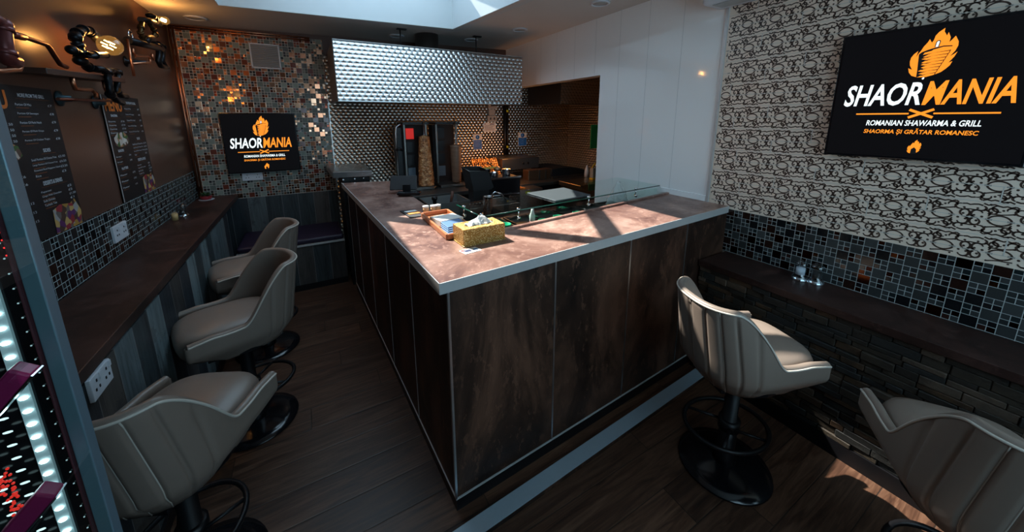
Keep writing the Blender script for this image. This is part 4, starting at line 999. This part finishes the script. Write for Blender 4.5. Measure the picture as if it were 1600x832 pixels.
def bxY(name, x0, y0, x1, y1, Y, depth, mat, par=None, bev=.003):
    X0, Z1, X1, Z0 = rectY(x0, y0, x1, y1, Y); m = MB(); m.box(X0, Y, Z0, X1, Y+depth, Z1); return m.build(name, mat, par, bevel=bev)
# cooking range with pots, in front on its own stand
t = thing('hob', 'black countertop hob with chrome front edge and small pots on it', 'hob', (ony(790, 290, 3.2).x, 3.35, .90))
X0, Z1, X1, Z0 = rectY(765, 281, 813, 300, 3.2)
m = MB(); m.box(X0, 3.2, .60, X1, 3.44, Z1); m.build('body', M_blkG, t, bevel=.006)
m = MB(); m.box(X0-.004, 3.19, Z1-.004, X1+.004, 3.205, Z1+.012); m.box(X0, 3.185, Z0-.012, X1-.02, 3.20, Z0-.002); m.build('front_trim', M_chrome, t)
m = MB(); m.box(X0+.01, 3.22, Z1, X1-.01, 3.43, Z1+.006); m.build('grate', M_blkM, t)
hz = Z1+.006
for (px, py, r, h, l) in ((771, 279, .05, .055, 'small dented steel pot on the left of the hob'), (791, 277, .045, .075, 'taller steel pot on the right of the hob'), (757, 275, .05, .08, 'steel pot holding utensils at the back left of the hob')):
    c = onz(px, py, hz); c.y = min(max(c.y, 3.27), 3.38); k = ony(px, py, c.y); c.x = min(max(k.x, X0+.05), X1-.05)
    t = thing('saucepan', l, 'pot', (c.x, c.y, hz), group='steel pots on the hob')
    m = MB(); m.lathe((c.x, c.y, hz), [(0, 0), (r*.9, 0), (r, .01), (r, h), (r+.004, h+.002), (r-.003, h), (r-.003, .008), (0, .006)], 24); m.build('pan', M_chrome, t)
    m = MB(); m.tube([(c.x+r, c.y, hz+h*.8), (c.x+r+.05, c.y-.01, hz+h*.9)], .005, 8); m.build('handle', M_blk, t)
c = ony(768, 270, 3.30)
m = MB(); m.obox((c.x, 3.38, hz+.088), (.09, .01, 0), (-.005, .035, 0), (0, 0, .006)); tag(m.build('serving_tray', plain('yellow_food_tray', (.50, .33, .06), .5), bevel=.003), 'yellow-topped tray balanced across the pots on the hob', 'tray')
c = ony(777, 264, 3.42)
t = thing('ladle', 'shiny ladle catching orange fire light above the pots', 'ladle', (c.x, 3.42, c.z-.03))
m = MB(); m.ball((c.x, 3.42, c.z), .038, sc=(1, .8, .75)); m.build('bowl', plain('fire_lit_metal', (.75, .42, .25), .3, .6), t)  # orange of the fire light is put into the bowl's colour
m = MB(); m.tube([(c.x-.02, 3.42, c.z+.01), (c.x-.12, 3.44, c.z+.075)], .006, 8); m.build('handle', M_blk, t)
# charcoal grill with glowing embers
t = thing('charcoal_grill', 'charcoal grill with glowing orange embers behind the pots', 'grill', (ony(765, 262, 3.8).x, 3.95, .90))
X0, Z1, X1, Z0 = rectY(742, 250, 783, 274, 3.80)
m = MB(); m.box(X0-.02, 3.78, .90, X1+.02, 4.20, Z0+.01); m.build('firebox', M_blkM, t)
m = MB(); m.add([(X0, 3.80, Z0), (X1, 3.80, Z0), (X1, 3.93, Z1), (X0, 3.93, Z1)], [(0, 1, 2, 3)]); m.build('embers', M_ember, t)
m = MB()
for k in range(14):
    x = X0+(X1-X0)*k/13; m.tube([(x, 3.79, Z0), (x, 3.92, Z1)], .0035, 6)
for k in range(4):
    u = k/3; m.tube([(X0, 3.79+.13*u, Z0+(Z1-Z0)*u), (X1, 3.79+.13*u, Z0+(Z1-Z0)*u)], .003, 6)
m.build('grill_rack', M_blk, t)
gl = bpy.data.lights.new('ember_glow', 'POINT'); gl.energy = 4.5; gl.color = (1, .38, .10); gl.shadow_soft_size = .08
go = bpy.data.objects.new('ember_glow', gl); COL.objects.link(go); go.parent = t; go.location = Vector(((X0+X1)/2+.25, 3.72, Z1+.12))-wloc(t)
# fryer basket / black funnel
c = ony(752, 282, 2.95)
t = thing('waste_chute', 'black flared metal chute in front of the hob', 'chute', (c.x, 2.95, .90))
a, b = ony(733, 268, 2.95), ony(772, 296, 2.95)
m = MB(); m.add([(a.x, 2.95, a.z), (b.x-.06, 2.95, a.z-.01), (b.x, 2.95, b.z+.02), (b.x-.03, 2.95, b.z), (a.x+.04, 2.95, b.z), (a.x, 3.14, a.z+.02), (b.x-.06, 3.14, a.z+.01), (b.x, 3.14, b.z+.02), (b.x-.03, 3.14, b.z), (a.x+.04, 3.14, b.z)],
    [(0, 1, 2, 3, 4), (5, 9, 8, 7, 6), (0, 4, 9, 5), (1, 6, 7, 2), (2, 7, 8, 3), (3, 8, 9, 4)]); m.build('chute_body', M_blkM, t, bevel=.004)
m = MB(); m.tube([(a.x, 2.95, a.z), (b.x-.06, 2.95, a.z-.01), (b.x-.06, 3.14, a.z+.01), (a.x, 3.14, a.z+.02)], .004, 6, closed=True); m.build('rim', M_steelD, t)
m = MB(); m.box(a.x+.05, 2.98, .86, b.x-.04, 3.10, b.z); m.build('foot', M_blkM, t)
# mid island of stainless containers between counter and grills
t = thing('service_trolley', 'stainless unit with raised rim and front panels between the counter arm and doner grills', 'worktop', (1.0, 2.95, 0))
X0, Z1, X1, Z0 = rectY(668, 303, 735, 330, 2.85)
m = MB(); m.box(X0, 2.85, .0, ony(812, 310, 2.85).x, 3.16, .86); m.build('body', M_steel, t, bevel=.004)
m = MB(); m.box(X0, 2.845, .86, X1, 2.855, .945); m.box(X0, 3.15, .86, X1, 3.16, .945); m.box(X0, 2.85, .86, X0+.01, 3.16, .945); m.box(X1-.01, 2.85, .86, X1, 3.16, .945); m.build('rim_panels', M_steel, t)
c = ony(757, 308, 2.86)
t = thing('cutlery_container', 'tall shiny steel container standing under the black chute', 'container', (c.x, 2.80, .86))
m = MB(); r = .045; m.lathe((c.x, 2.79, .80), [(0, 0), (r, 0), (r, .17), (r+.005, .175), (r-.003, .17), (r-.003, .01), (0, .01)], 24); m.build('pot', M_chrome, t)
m = MB(); m.tube([(c.x+.02, 2.79, .965), (c.x+.06, 2.77, 1.01), (c.x+.12, 2.76, .99), (c.x+.16, 2.75, .93)], .006, 8); m.build('tongs', M_chrome, t)
# knife handle and soda bottle
c = ony(706, 300, 2.9)
t = thing('doner_knife', 'knife with brown wooden handle resting upright in the steel unit', 'knife', (c.x, 2.9, .90))
m = MB(); m.tube([(c.x-.012, 2.9, .93), (c.x, 2.9, .985), (c.x+.008, 2.9, 1.03)], .013, 10, radii=[.011, .014, .010]); m.build('handle', plain('dark_wood_handle', (.12, .045, .03), .5), t)
m = MB(); m.obox((c.x-.02, 2.9, .90), (.002, 0, 0), (0, .012, 0), (.006, 0, .035)); m.build('blade', M_steel, t)
c = ony(679, 312, 2.62)
t = thing('squeeze_bottle', 'black-topped dark bottle rising behind the counter arm', 'bottle', (c.x, 2.62, .88))
m = MB(); m.lathe((c.x, 2.62, .80), [(0, 0), (.04, 0), (.04, .16), (.025, .19), (0, .19)], 20); m.build('bottle_body', M_blkG, t)
m = MB(); m.lathe((c.x, 2.62, .985), [(.014, 0), (.014, .05), (.022, .055), (.022, .075), (0, .08)], 16); m.build('nozzle', M_blk, t)
st = MB().box(c.x-.10, 2.45, 0, c.x+.20, 2.75, .80).build('waste_bin', M_blkM, bevel=.01); tag(st, 'dark bin unit tucked behind the long counter arm', 'bin')

# seen through the opening
t = thing('warmer_shelf', 'grey steel warming shelf on posts at the left of the opening', 'shelf', (2.5, 4.0, .9))
X0, Z1, X1, Z0 = rectY(785, 249, 842, 262, 3.8)
m = MB(); m.box(X0, 3.8, Z0, X1, 4.25, Z1); m.build('shelf', M_steelD, t, bevel=.004)
m = MB(); m.box(X0+.01, 3.82, .90, X0+.03, 3.84, Z0); m.box(X1-.03, 3.82, .90, X1-.01, 3.84, Z0); m.build('post', M_steelD, t)
m = MB()
for u in (.55, .68): m.cyl((X0+(X1-X0)*u, 3.80, (Z0+Z1)/2), (X0+(X1-X0)*u, 3.785, (Z0+Z1)/2), .014, n=12)
m.build('knobs', M_blk, t)
X0, Z1, X1, Z0 = rectY(826, 267, 862, 290, 3.65)
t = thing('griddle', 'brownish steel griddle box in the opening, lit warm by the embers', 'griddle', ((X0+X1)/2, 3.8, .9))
m = MB(); m.box(X0, 3.65, .90, X1, 3.785, Z1); m.build('body', plain('ember_lit_steel', (.30, .17, .10), .38, .9), t, bevel=.004)  # warm ember light is put into the steel's colour
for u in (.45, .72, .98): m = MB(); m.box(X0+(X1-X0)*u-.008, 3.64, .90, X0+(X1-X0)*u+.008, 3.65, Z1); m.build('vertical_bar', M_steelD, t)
X0, Z1, X1, Z0 = rectY(864, 264, 917, 290, 3.60)
t = thing('clamshell_grill', 'large black domed griddle lid at the right of the opening', 'grill', ((X0+X1)/2, 3.8, .9))
m = MB(); n_ = 14
prof = [(X0+(X1-X0)*k/n_, .955+(Z1-.955)*math.sin(PI*min(1, .28+.72*k/n_))**.7) for k in range(n_+1)]
vs = [(a, y, b) for y in (3.62, 4.1) for a, b in [(X0, .92)]+prof+[(X1, .92)]]; k = n_+3
m.add(vs, [tuple(range(k)), tuple(range(k, 2*k))[::-1]]+[(i, (i+1) % k, k+(i+1) % k, k+i) for i in range(k)]); m.build('lid', M_blkM, t)
m = MB(); m.box(X0, 3.60, .90, X1, 4.15, .93); m.build('base', M_steelD, t)
X0, Z1, X1, Z0 = rectY(872, 284, 938, 292, 3.05)
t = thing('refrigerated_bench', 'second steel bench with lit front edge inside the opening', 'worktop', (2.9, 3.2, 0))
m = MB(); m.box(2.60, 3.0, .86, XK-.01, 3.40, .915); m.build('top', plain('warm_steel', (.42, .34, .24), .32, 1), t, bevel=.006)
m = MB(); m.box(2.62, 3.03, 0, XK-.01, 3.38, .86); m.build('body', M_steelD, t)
c = ony(817, 292, 3.35)
t = thing('fryer', 'open steel fryer tray with orange lit chips and a yellow label', 'fryer', (c.x, 3.35, .86))
a, b = ony(811, 300, 3.25), ony(848, 300, 3.25)
m = MB(); m.box(a.x, 3.25, .60, b.x, 3.45, .885); m.build('body', M_steel, t, bevel=.003)
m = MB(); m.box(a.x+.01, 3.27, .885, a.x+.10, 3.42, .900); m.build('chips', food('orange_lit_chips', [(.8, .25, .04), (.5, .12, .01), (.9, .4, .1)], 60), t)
m = MB(); fr = frame((ony(821, 300, 3.248).x, 3.248, .835), (1, 0, 0), (0, 0, 1)); put_poly(m, [(0, 0), (.06, 0), (.06, .03), (0, .03)], fr); m.build('yellow_label', plain('yellow_label_vinyl', (.60, .62, .03), .5), t, recalc=False)
c = ony(929, 213, 4.1)
a, b = ony(924, 195, 3.6), ony(936, 232, 3.6)
t = thing('chopping_board', 'green plastic chopping board hanging at the edge of the opening', 'chopping board', ((a.x+b.x)/2, 3.6, b.z))
m = MB(); m.box(a.x, 3.6, b.z, min(b.x+.14, XK-.02), 3.612, a.z); m.build('board', M_board, t, bevel=.006)
m = MB(); m.tube([((a.x+b.x)/2+.06, 3.612, a.z-.02), ((a.x+b.x)/2+.06, 3.63, a.z), (XK-.005, 3.63, a.z+.01)], .006, 8); m.build('hook', M_steelD, t)
c = ony(927, 276, 3.25)
t = thing('spray_bottle', 'pale bottle with yellow trigger and base by the opening edge', 'bottle', (c.x, 3.25, .915))
m = MB(); m.box(c.x-.035, 3.22, .935, c.x+.04, 3.28, 1.06); m.build('bottle_body', plain('pale_bottle', (.35, .31, .25), .5), t, bevel=.01)
m = MB(); m.box(c.x-.037, 3.218, .916, c.x+.042, 3.282, .936); m.tube([(c.x-.03, 3.25, 1.05), (c.x+.0, 3.25, 1.09), (c.x+.04, 3.25, 1.12)], .009, 8); m.build('yellow_parts', M_yel, t)
c = ony(917, 266, 3.5)
t = thing('spice_shaker', 'small white cone-shaped shaker beside the pale bottle', 'shaker', (c.x, 3.5, .9))
m = MB(); m.lathe((c.x, 3.5, .90), [(0, 0), (.03, 0), (.03, c.z-.93), (.028, c.z-.90), (.008, c.z-.835), (0, c.z-.832)], 18); m.build('cone', M_paper, t)
# plastic bag on the prep station
c = Vector((2.24, 2.10, .932)); rr = random.Random(5)
def bag(i, j):
    v = j/13; th = 2*PI*i/26; r = (.105*(1-v)**.8+.008)*(1+.16*math.sin(5*th+v*7)+.08*rr.uniform(-1, 1)); return Vector((c.x+r*math.cos(th)*.9, c.y+r*math.sin(th)*.8, c.z+.20*v))
t = thing('plastic_bag', 'crumpled clear plastic bag with yellow mark standing behind the glass', 'bag', tuple(c))
m = MB(); m.grid(bag, 26, 14, cu=True); m.build('film', M_film, t)
cc = ony(952, 321, 1.99)
m = MB(); m.lathe((cc.x, 2.0, .96), [(.012, 0), (.024, 0), (.024, .003), (.012, .003), (.012, 0)], 20, axis=(0, -1, .2)); m.build('yellow_mark', M_yel, t)
# things on and under the guard
q = [onz(*p, 1.127) for p in ((823.5, 302.7), (867.7, 315.5), (922.5, 305.7), (880.5, 294.5))]
m = MB(); m.prism([(v.x, v.y) for v in q], 1.1265, 1.134); tr = m.build('steel_lid', plain('smeared_steel', (.15, .18, .20), .38, .7), bevel=.002); tag(tr, 'flat grey steel lid lying on the glass shelf', 'tray lid')
for (px, py), l in zip(((789, 350), (850, 344), (873, 338), (903, 332)), ('half hidden behind the gold tissue box', 'second from the gold tissue box', 'third from the gold tissue box', 'nearest the plastic bag')):
    c = onz(px, py, 1.02); c.y = min(max(c.y, 1.64), 1.71)
    c = ony(px, py, c.y)
    t = thing('green_cup', 'small green plastic cup behind the counter lip, '+l, 'cup', (c.x, c.y, .90), group='green cups under the guard')
    m = MB(); m.lathe((c.x, c.y, .90), [(0, 0), (.025, 0), (.034, max(.06, c.z-.90)), (.036, max(.06, c.z-.90)), (.031, max(.058, c.z-.902)), (.023, .004), (0, .004)], 24); m.build('cup', M_green, t)
c = ony(832, 327, 1.95)
t = thing('sauce_bottle', 'red and white sauce bottle under the glass shelf', 'bottle', (c.x, 1.95, .905))
m = MB(); m.lathe((c.x, 1.95, .906), [(0, 0), (.020, 0), (.020, .10), (.010, .13), (.008, .15), (0, .15)], 18); m.build('bottle_body', M_paper, t)
m = MB(); m.lathe((c.x, 1.95, .93), [(.0208, 0), (.0208, .04), (.0205, .04)], 18); m.build('label', plain('dark_red_label', (.30, .03, .03), .5), t)
a, b = onz(903, 318, 1.0), onz(917, 328, 1.06)
m = MB(); m.tube([(a.x, 1.95, .95), (b.x, 1.75, 1.06)], .005, 8); tag(m.build('spoon_handle', M_paper), 'thin white utensil handle leaning under the glass shelf', 'spoon')

# ------------------------------------------------------------------ things on the counter
zt = 1.0715
t = thing('tissue_box', 'gold foil tissue box with white tissue poking from its top', 'tissue box', (.68, 1.51, zt))
t.rotation_euler.z = 0
a = math.radians(1.5)
def rb(x, y, z, cx=.683, cy=1.517): return (cx+x*math.cos(a)-y*math.sin(a), cy+x*math.sin(a)+y*math.cos(a), z)
m = MB(); m.prism([rb(*p, 0)[:2] for p in ((-.110, -.064), (.110, -.064), (.110, .064), (-.110, .064))], zt+.004, zt+.082); m.build('box', M_gold, t, bevel=.003)
m = MB(); m.prism([rb(*p, 0)[:2] for p in ((-.113, -.067), (.113, -.067), (.113, .067), (-.113, .067))], zt, zt+.005); m.build('base_flange', M_gold, t)
m = MB(); m.prism([rb(.075*math.cos(k*PI/12), .028*math.sin(k*PI/12), 0)[:2] for k in range(24)], zt+.082, zt+.0835); m.build('slot', M_blkM, t)
rr = random.Random(4)
def tis(i, j):
    u, v = i/11-.5, j/7-.5; k = max(0, 1-(abs(u)*2)**2)*max(0, 1-(abs(v)*2)**2); return Vector(rb(u*.13, v*.05+.008*math.sin(u*20), zt+.083+.028*k*(1+.5*math.sin(7*u+5*v))+rr.uniform(-.002, .002)))
m = MB(); m.grid(tis, 12, 8, smooth=False); m.build('tissue', M_paper, t)
t = thing('wooden_tray', 'varnished wooden tray with rounded rails holding napkins and blue sachets', 'tray', (.63, 1.82, zt))
f1, f2, n1 = Vector((.552, 2.05, 0)), Vector((.715, 2.06, 0)), Vector((.545, 1.585, 0)); n2 = n1+(f2-f1)
m = MB(); m.prism([f1.xy[:], f2.xy[:], n2.xy[:], n1.xy[:]], zt, zt+.006); m.build('tray_base', M_wood, t)
for p, q in ((f1, n1), (f2, n2), (f1, f2), (n1, n2)):
    m = MB(); d = (q-p).normalized(); s = Vector((-d.y, d.x, 0))*.007; m.add([(v.x, v.y, z) for z in (zt, zt+.030) for v in (p+s, q+s, q-s, p-s)], [(0, 3, 2, 1), (4, 5, 6, 7), (0, 1, 5, 4), (1, 2, 6, 5), (2, 3, 7, 6), (3, 0, 4, 7)]); m.build('rail', M_wood, t, bevel=.005, seg=3)
m = MB(); m.obox((.635, 1.835, zt+.026), (.068, .012, 0), (-.01, .055, 0), (0, 0, .018)); nb = m.build('napkin_stack', M_paper, bevel=.003); tag(nb, 'stack of white paper napkins lying in the wooden tray', 'napkins')
m = MB(); m.obox((.625, 1.945, zt+.014), (.045, .006, 0), (-.006, .03, 0), (0, 0, .007)); tag(m.build('sugar_sachets', plain('cream_card', (.6, .5, .38), .6), bevel=.002), 'cream paper sachets at the far end of the wooden tray', 'sachets')
for k in range(4):
    m = MB(); m.obox((.622+.004*k, 1.70+.012*k, zt+.012+.007*k), (.055, .008, .002), (-.008, .035, .006), (0, 0, .003)); o = m.build('wet_wipe_sachet', M_blue, bevel=.001)
    tag(o, 'blue wet wipe sachet, '+('topmost of the pile in the wooden tray', 'second from top of the pile in the tray', 'third from top of the pile in the tray', 'bottom one of the pile in the tray')[3-k], 'sachet', 'blue sachets in the tray')
q = [onz(*p, zt) for p in ((625, 331), (641, 341.5), (660, 339), (649, 329))]
t = thing('order_folder', 'black card folder with orange and white leaflets lying near the glass cups', 'folder', tuple(sum((v for v in q), Vector())/4))
m = MB(); m.prism([(v.x, v.y) for v in q], zt, zt+.006); m.build('folder', M_blkM, t)
cq = sum((v for v in q), Vector())/4
m = MB(); m.obox((cq.x+.01, cq.y-.01, zt+.008), (.035, .004, 0), (-.004, .018, 0), (0, 0, .0012)); m.build('orange_leaflet', M_org, t)
m = MB(); m.obox((cq.x+.005, cq.y+.045, zt+.008), (.035, .004, 0), (-.004, .016, 0), (0, 0, .0012)); m.build('white_leaflet', M_paper, t)
for (px, py), l in zip(((665.6, 332), (677.5, 331), (684.5, 330)), ('nearest the black folder', 'between the other two', 'nearest the glass screen')):
    c = onz(px, py, zt); t = thing('sample_pot', 'small cream pot with white lid, '+l, 'pot', tuple(c), group='three small pots in a row')
    m = MB(); m.lathe((c.x, c.y, zt), [(0, 0), (.017, 0), (.018, .032), (0, .032)], 20); m.build('pot', plain('cream_contents', (.62, .42, .22), .5), t)
    m = MB(); m.lathe((c.x, c.y, zt+.032), [(.0185, 0), (.0195, .002), (.0195, .010), (0, .011)], 20); m.build('lid', M_paper, t)
c = onz(735, 392, zt)
t = thing('business_card', 'printed loyalty card lying in front of the gold tissue box', 'card', (c.x, c.y, zt))
m = MB(); m.obox((c.x, c.y, zt+.0008), (.042, .006, 0), (-.005, .026, 0), (0, 0, .0006)); m.build('card', M_paper, t)
m = MB(); m.obox((c.x-.012, c.y, zt+.0018), (.016, .002, 0), (-.002, .012, 0), (0, 0, .0003)); m.build('dark_print', plain('navy_print', (.04, .05, .12), .5), t)
m = MB(); m.obox((c.x-.034, c.y+.01, zt+.0018), (.007, 0, 0), (0, .007, 0), (0, 0, .0003)); m.build('red_print', M_red, t)
m = MB(); m.obox((c.x+.025, c.y+.003, zt+.0018), (.010, 0, 0), (0, .010, 0), (0, 0, .0003)); m.build('blue_print', M_blue, t)
# till tablet
c = onz(643, 303, zt)
t = thing('till_tablet', 'black point of sale tablet on a stand, screen turned to the kitchen', 'tablet', (c.x, c.y, zt))
m = MB(); u = Vector((.9, -.42, 0)).normalized(); v = Vector((.15, .38, .62)).normalized(); o = Vector((c.x-.03, c.y+.02, zt+.085))
m.obox(o+Vector((-.01, .05, -.005)), u*.105, v*.062, u.cross(v)*.006); m.build('screen_slab', M_blkM, t, bevel=.004)
m = MB(); m.obox((c.x-.02, c.y+.01, zt+.006), u*.07, u.cross(Vector((0, 0, 1)))*.055, (0, 0, .006)); m.obox((c.x-.03, c.y+.02, zt+.04), u*.03, u.cross(Vector((0, 0, 1)))*.008, (0, 0, .035)); m.build('stand', M_blk, t, bevel=.003)
m = MB(); m.obox((c.x-.035, c.y-.07, zt+.022), u*.085, u.cross(Vector((0, 0, 1)))*.035, (0, 0, .010)); m.build('card_reader', M_blkG, t, bevel=.005)

# ------------------------------------------------------------------ things on the ledges
def shaker(name, label, x, y, z, fill, grp, s=1.0):
    t = thing(name, label, 'shaker', (x, y, z), group=grp)
    m = MB(); m.lathe((x, y, z), [(0, 0), (.030*s, 0), (.031*s, .006*s), (.026*s, .016*s), (.019*s, .028*s), (.019*s, .052*s), (.024*s, .062*s), (.023*s, .075*s), (.012*s, .086*s), (0, .088*s)], 28); m.build('glass_body', M_pglass, t)
    m = MB(); m.lathe((x, y, z+.004*s), [(0, .018*s), (.016*s, .020*s), (.016*s, .050*s), (0, .052*s)], 20); m.build('filling', fill, t)
    m = MB(); m.lathe((x, y, z), [(.0305*s, .001), (.0315*s, .004*s), (.028*s, .010*s), (.024*s, .014*s)], 28); m.build('foot_ring', M_chrome, t)
    return t
shaker('salt_shaker', 'glass salt shaker with white filling on the right ledge', 2.325, .808, .76, M_salt, 'glass shakers', 1.3)
shaker('pepper_shaker', 'glass pepper shaker with dark filling beside the salt on the right ledge', 2.345, .742, .76, M_pepper, 'glass shakers', 1.3)
shaker('pepper_shaker', 'glass shaker with dark filling on the left ledge beside the small yellow pot', -.885, 3.554, .92, M_pepper, 'glass shakers', 1.1)
t = thing('toothpick_pot', 'small yellow cylindrical pot on the left ledge', 'pot', (-.905, 3.44, .92))
m = MB(); m.lathe((-.905, 3.44, .92), [(0, 0), (.018, 0), (.018, .05), (.014, .05), (.014, .03), (0, .03)], 20); m.build('pot', plain('mustard_pot', (.50, .36, .16), .5), t)
m = MB()
for k in range(6): m.cyl((-.905+.007*math.cos(k), 3.44+.007*math.sin(k), .95), (-.905+.011*math.cos(k), 3.44+.011*math.sin(k), .982), .001, n=5)
m.build('toothpicks', plain('pale_wood', (.6, .45, .25), .6), t)
t = thing('potted_plant', 'little green plant in a red pot in the corner of the left ledge', 'plant', (-.865, 4.20, .92))
m = MB(); m.lathe((-.865, 4.20, .92), [(0, 0), (.034, 0), (.045, .030), (.046, .034), (.040, .034), (0, .030)], 24); m.build('pot', M_red, t)
m = MB(); m.lathe((-.865, 4.20, .92), [(0, 0), (.055, 0), (.060, .006), (.050, .005), (0, .003)], 24); m.build('saucer', M_wht, t)
rr = random.Random(8); m = MB()
for k in range(60):
    th = rr.uniform(0, 2*PI); el = rr.uniform(.1, 1.3); L = rr.uniform(.03, .07); c0 = Vector((-.865, 4.20, .955)); d = Vector((math.cos(th)*math.cos(el), math.sin(th)*math.cos(el), math.sin(el)*.7)); s = d.cross(Vector((0, 0, 1))).normalized()*.008
    p = c0+d*L*.3; q = c0+d*L; m.add([p, p.lerp(q, .5)+s, q, p.lerp(q, .5)-s], [(0, 1, 2, 3)])
m.build('foliage', plain('dark_leaf', (.03, .10, .03), .5), t, recalc=False)

# ------------------------------------------------------------------ lit display case at the left edge
t = thing('display_case', 'lit glass display case with LED strip and grey frame post at the left edge', 'display case', (-.66, .53, 0))
ZT = 1.95
m = MB(); m.box(-.384, .776, .30, -.3655, .80, ZT); m.build('frame_post', plain('blue_grey_frame', (.16, .24, .30), .38, .3), t, bevel=.002)
m = MB(); m.box(-.955, .20, 0, -.366, .80, .30); m.box(-.955, .20, ZT, -.366, .80, ZT+.05); m.build('cabinet_ends', M_blk, t)
m = MB(); m.box(-.955, .786, .30, -.386, .80, ZT); m.build('back_panel', M_blkG, t)
m = MB(); m.box(-.950, .20, .30, -.944, .784, ZT); m.build('side_wall', M_blkM, t)
m = MB(); m.box(-.368, .235, .30, -.3655, .774, ZT); m.build('side_glass', M_glass, t)
m = MB(); m.box(-.3865, .770, .30, -.3845, .786, ZT); m.build('gasket', plain('maroon_gasket', (.10, .02, .03), .5), t)
m = MB(); m.box(-.425, .781, .30, -.410, .786, ZT); m.build('led_backing', plain('led_strip_white', (.55, .62, .66), .5, emit=(.5, .8, .9, 1), es=.08), t)
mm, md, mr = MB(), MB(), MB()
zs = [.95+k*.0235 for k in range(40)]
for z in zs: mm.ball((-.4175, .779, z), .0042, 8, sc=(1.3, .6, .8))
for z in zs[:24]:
    for k in range(1, 13): md.ball((-.4175-.0225*k, .776, z-.0005*k), .0036*(1-.035*k), 6, sc=(1.7, .5, .6))  # glowing dots painted in for the strip's repeated reflections in the glass
for k in range(40): mr.ball((-.397, .784, .96+k*.0235), .0013, 6)  # tiny glowing dots stand in for the strip's faint reflection
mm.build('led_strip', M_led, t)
o = md.build('led_reflection_row', emis('soft_led_reflection', (.68, .92, 1), 1.3), t); mr.build('faint_led_reflection', M_ledRefl, t)
mr = MB()
for k in range(14): mr.ball((-.3895, .775, 1.46+k*.0115), .0012, 6)
lab(mr.build('red_led_line', M_ledR, t), 'short line of red lights')
ll = bpy.data.lights.new('led_light', 'AREA'); ll.shape = 'RECTANGLE'; ll.size = .02; ll.size_y = .9; ll.energy = .35; ll.color = (.7, .92, 1)
lo = bpy.data.objects.new('led_light', ll); COL.objects.link(lo); lo.parent = t; lo.location = Vector((-.43, .765, 1.2))-wloc(t); lo.rotation_euler = (math.radians(-90), 0, 0)
for (px, py, a, l) in ((8, 612, 50, 'pink carton with white script, upper one in the display case'), (48, 800, 48, 'pink carton lower in the display case, lit by the LED strip')):
    c = ony(px, py, .70); t2 = thing('pink_carton', l, 'carton', tuple(c), group='pink cartons in the display case')
    u = Vector((math.cos(math.radians(a)), 0, math.sin(math.radians(a)))); v = Vector((-u.z, 0, u.x))
    m = MB(); m.obox(c, u*.036, v*.012, (0, .012, 0)); m.build('carton', M_pink, t2, bevel=.003)
    m = MB(); m.obox(c-v*.0125+Vector((0, -.001, 0)), u*.036, v*.001, (0, .0125, 0)); m.build('foil_edge', M_chrome, t2)
sh_ = MB().box(-.94, .60, ony(48, 832, .70).z-.075, -.45, .77, ony(48, 832, .70).z-.065).build('glass_shelf', M_glass, t)
m = MB(); rr = random.Random(2)
for k in range(40):
    c = ony(2+k*.65+rr.uniform(-2, 2), 742+k*1.5, .66); m.ball((c.x, .66+rr.uniform(-.01, .01), c.z), .0018, 8)
tag(m.build('tinsel_string', emis('red_tinsel_glow', (.9, .03, .02), .7)), 'string of red glittering beads hanging in the display case', 'garland')  # beads are given a red glow in place of glitter
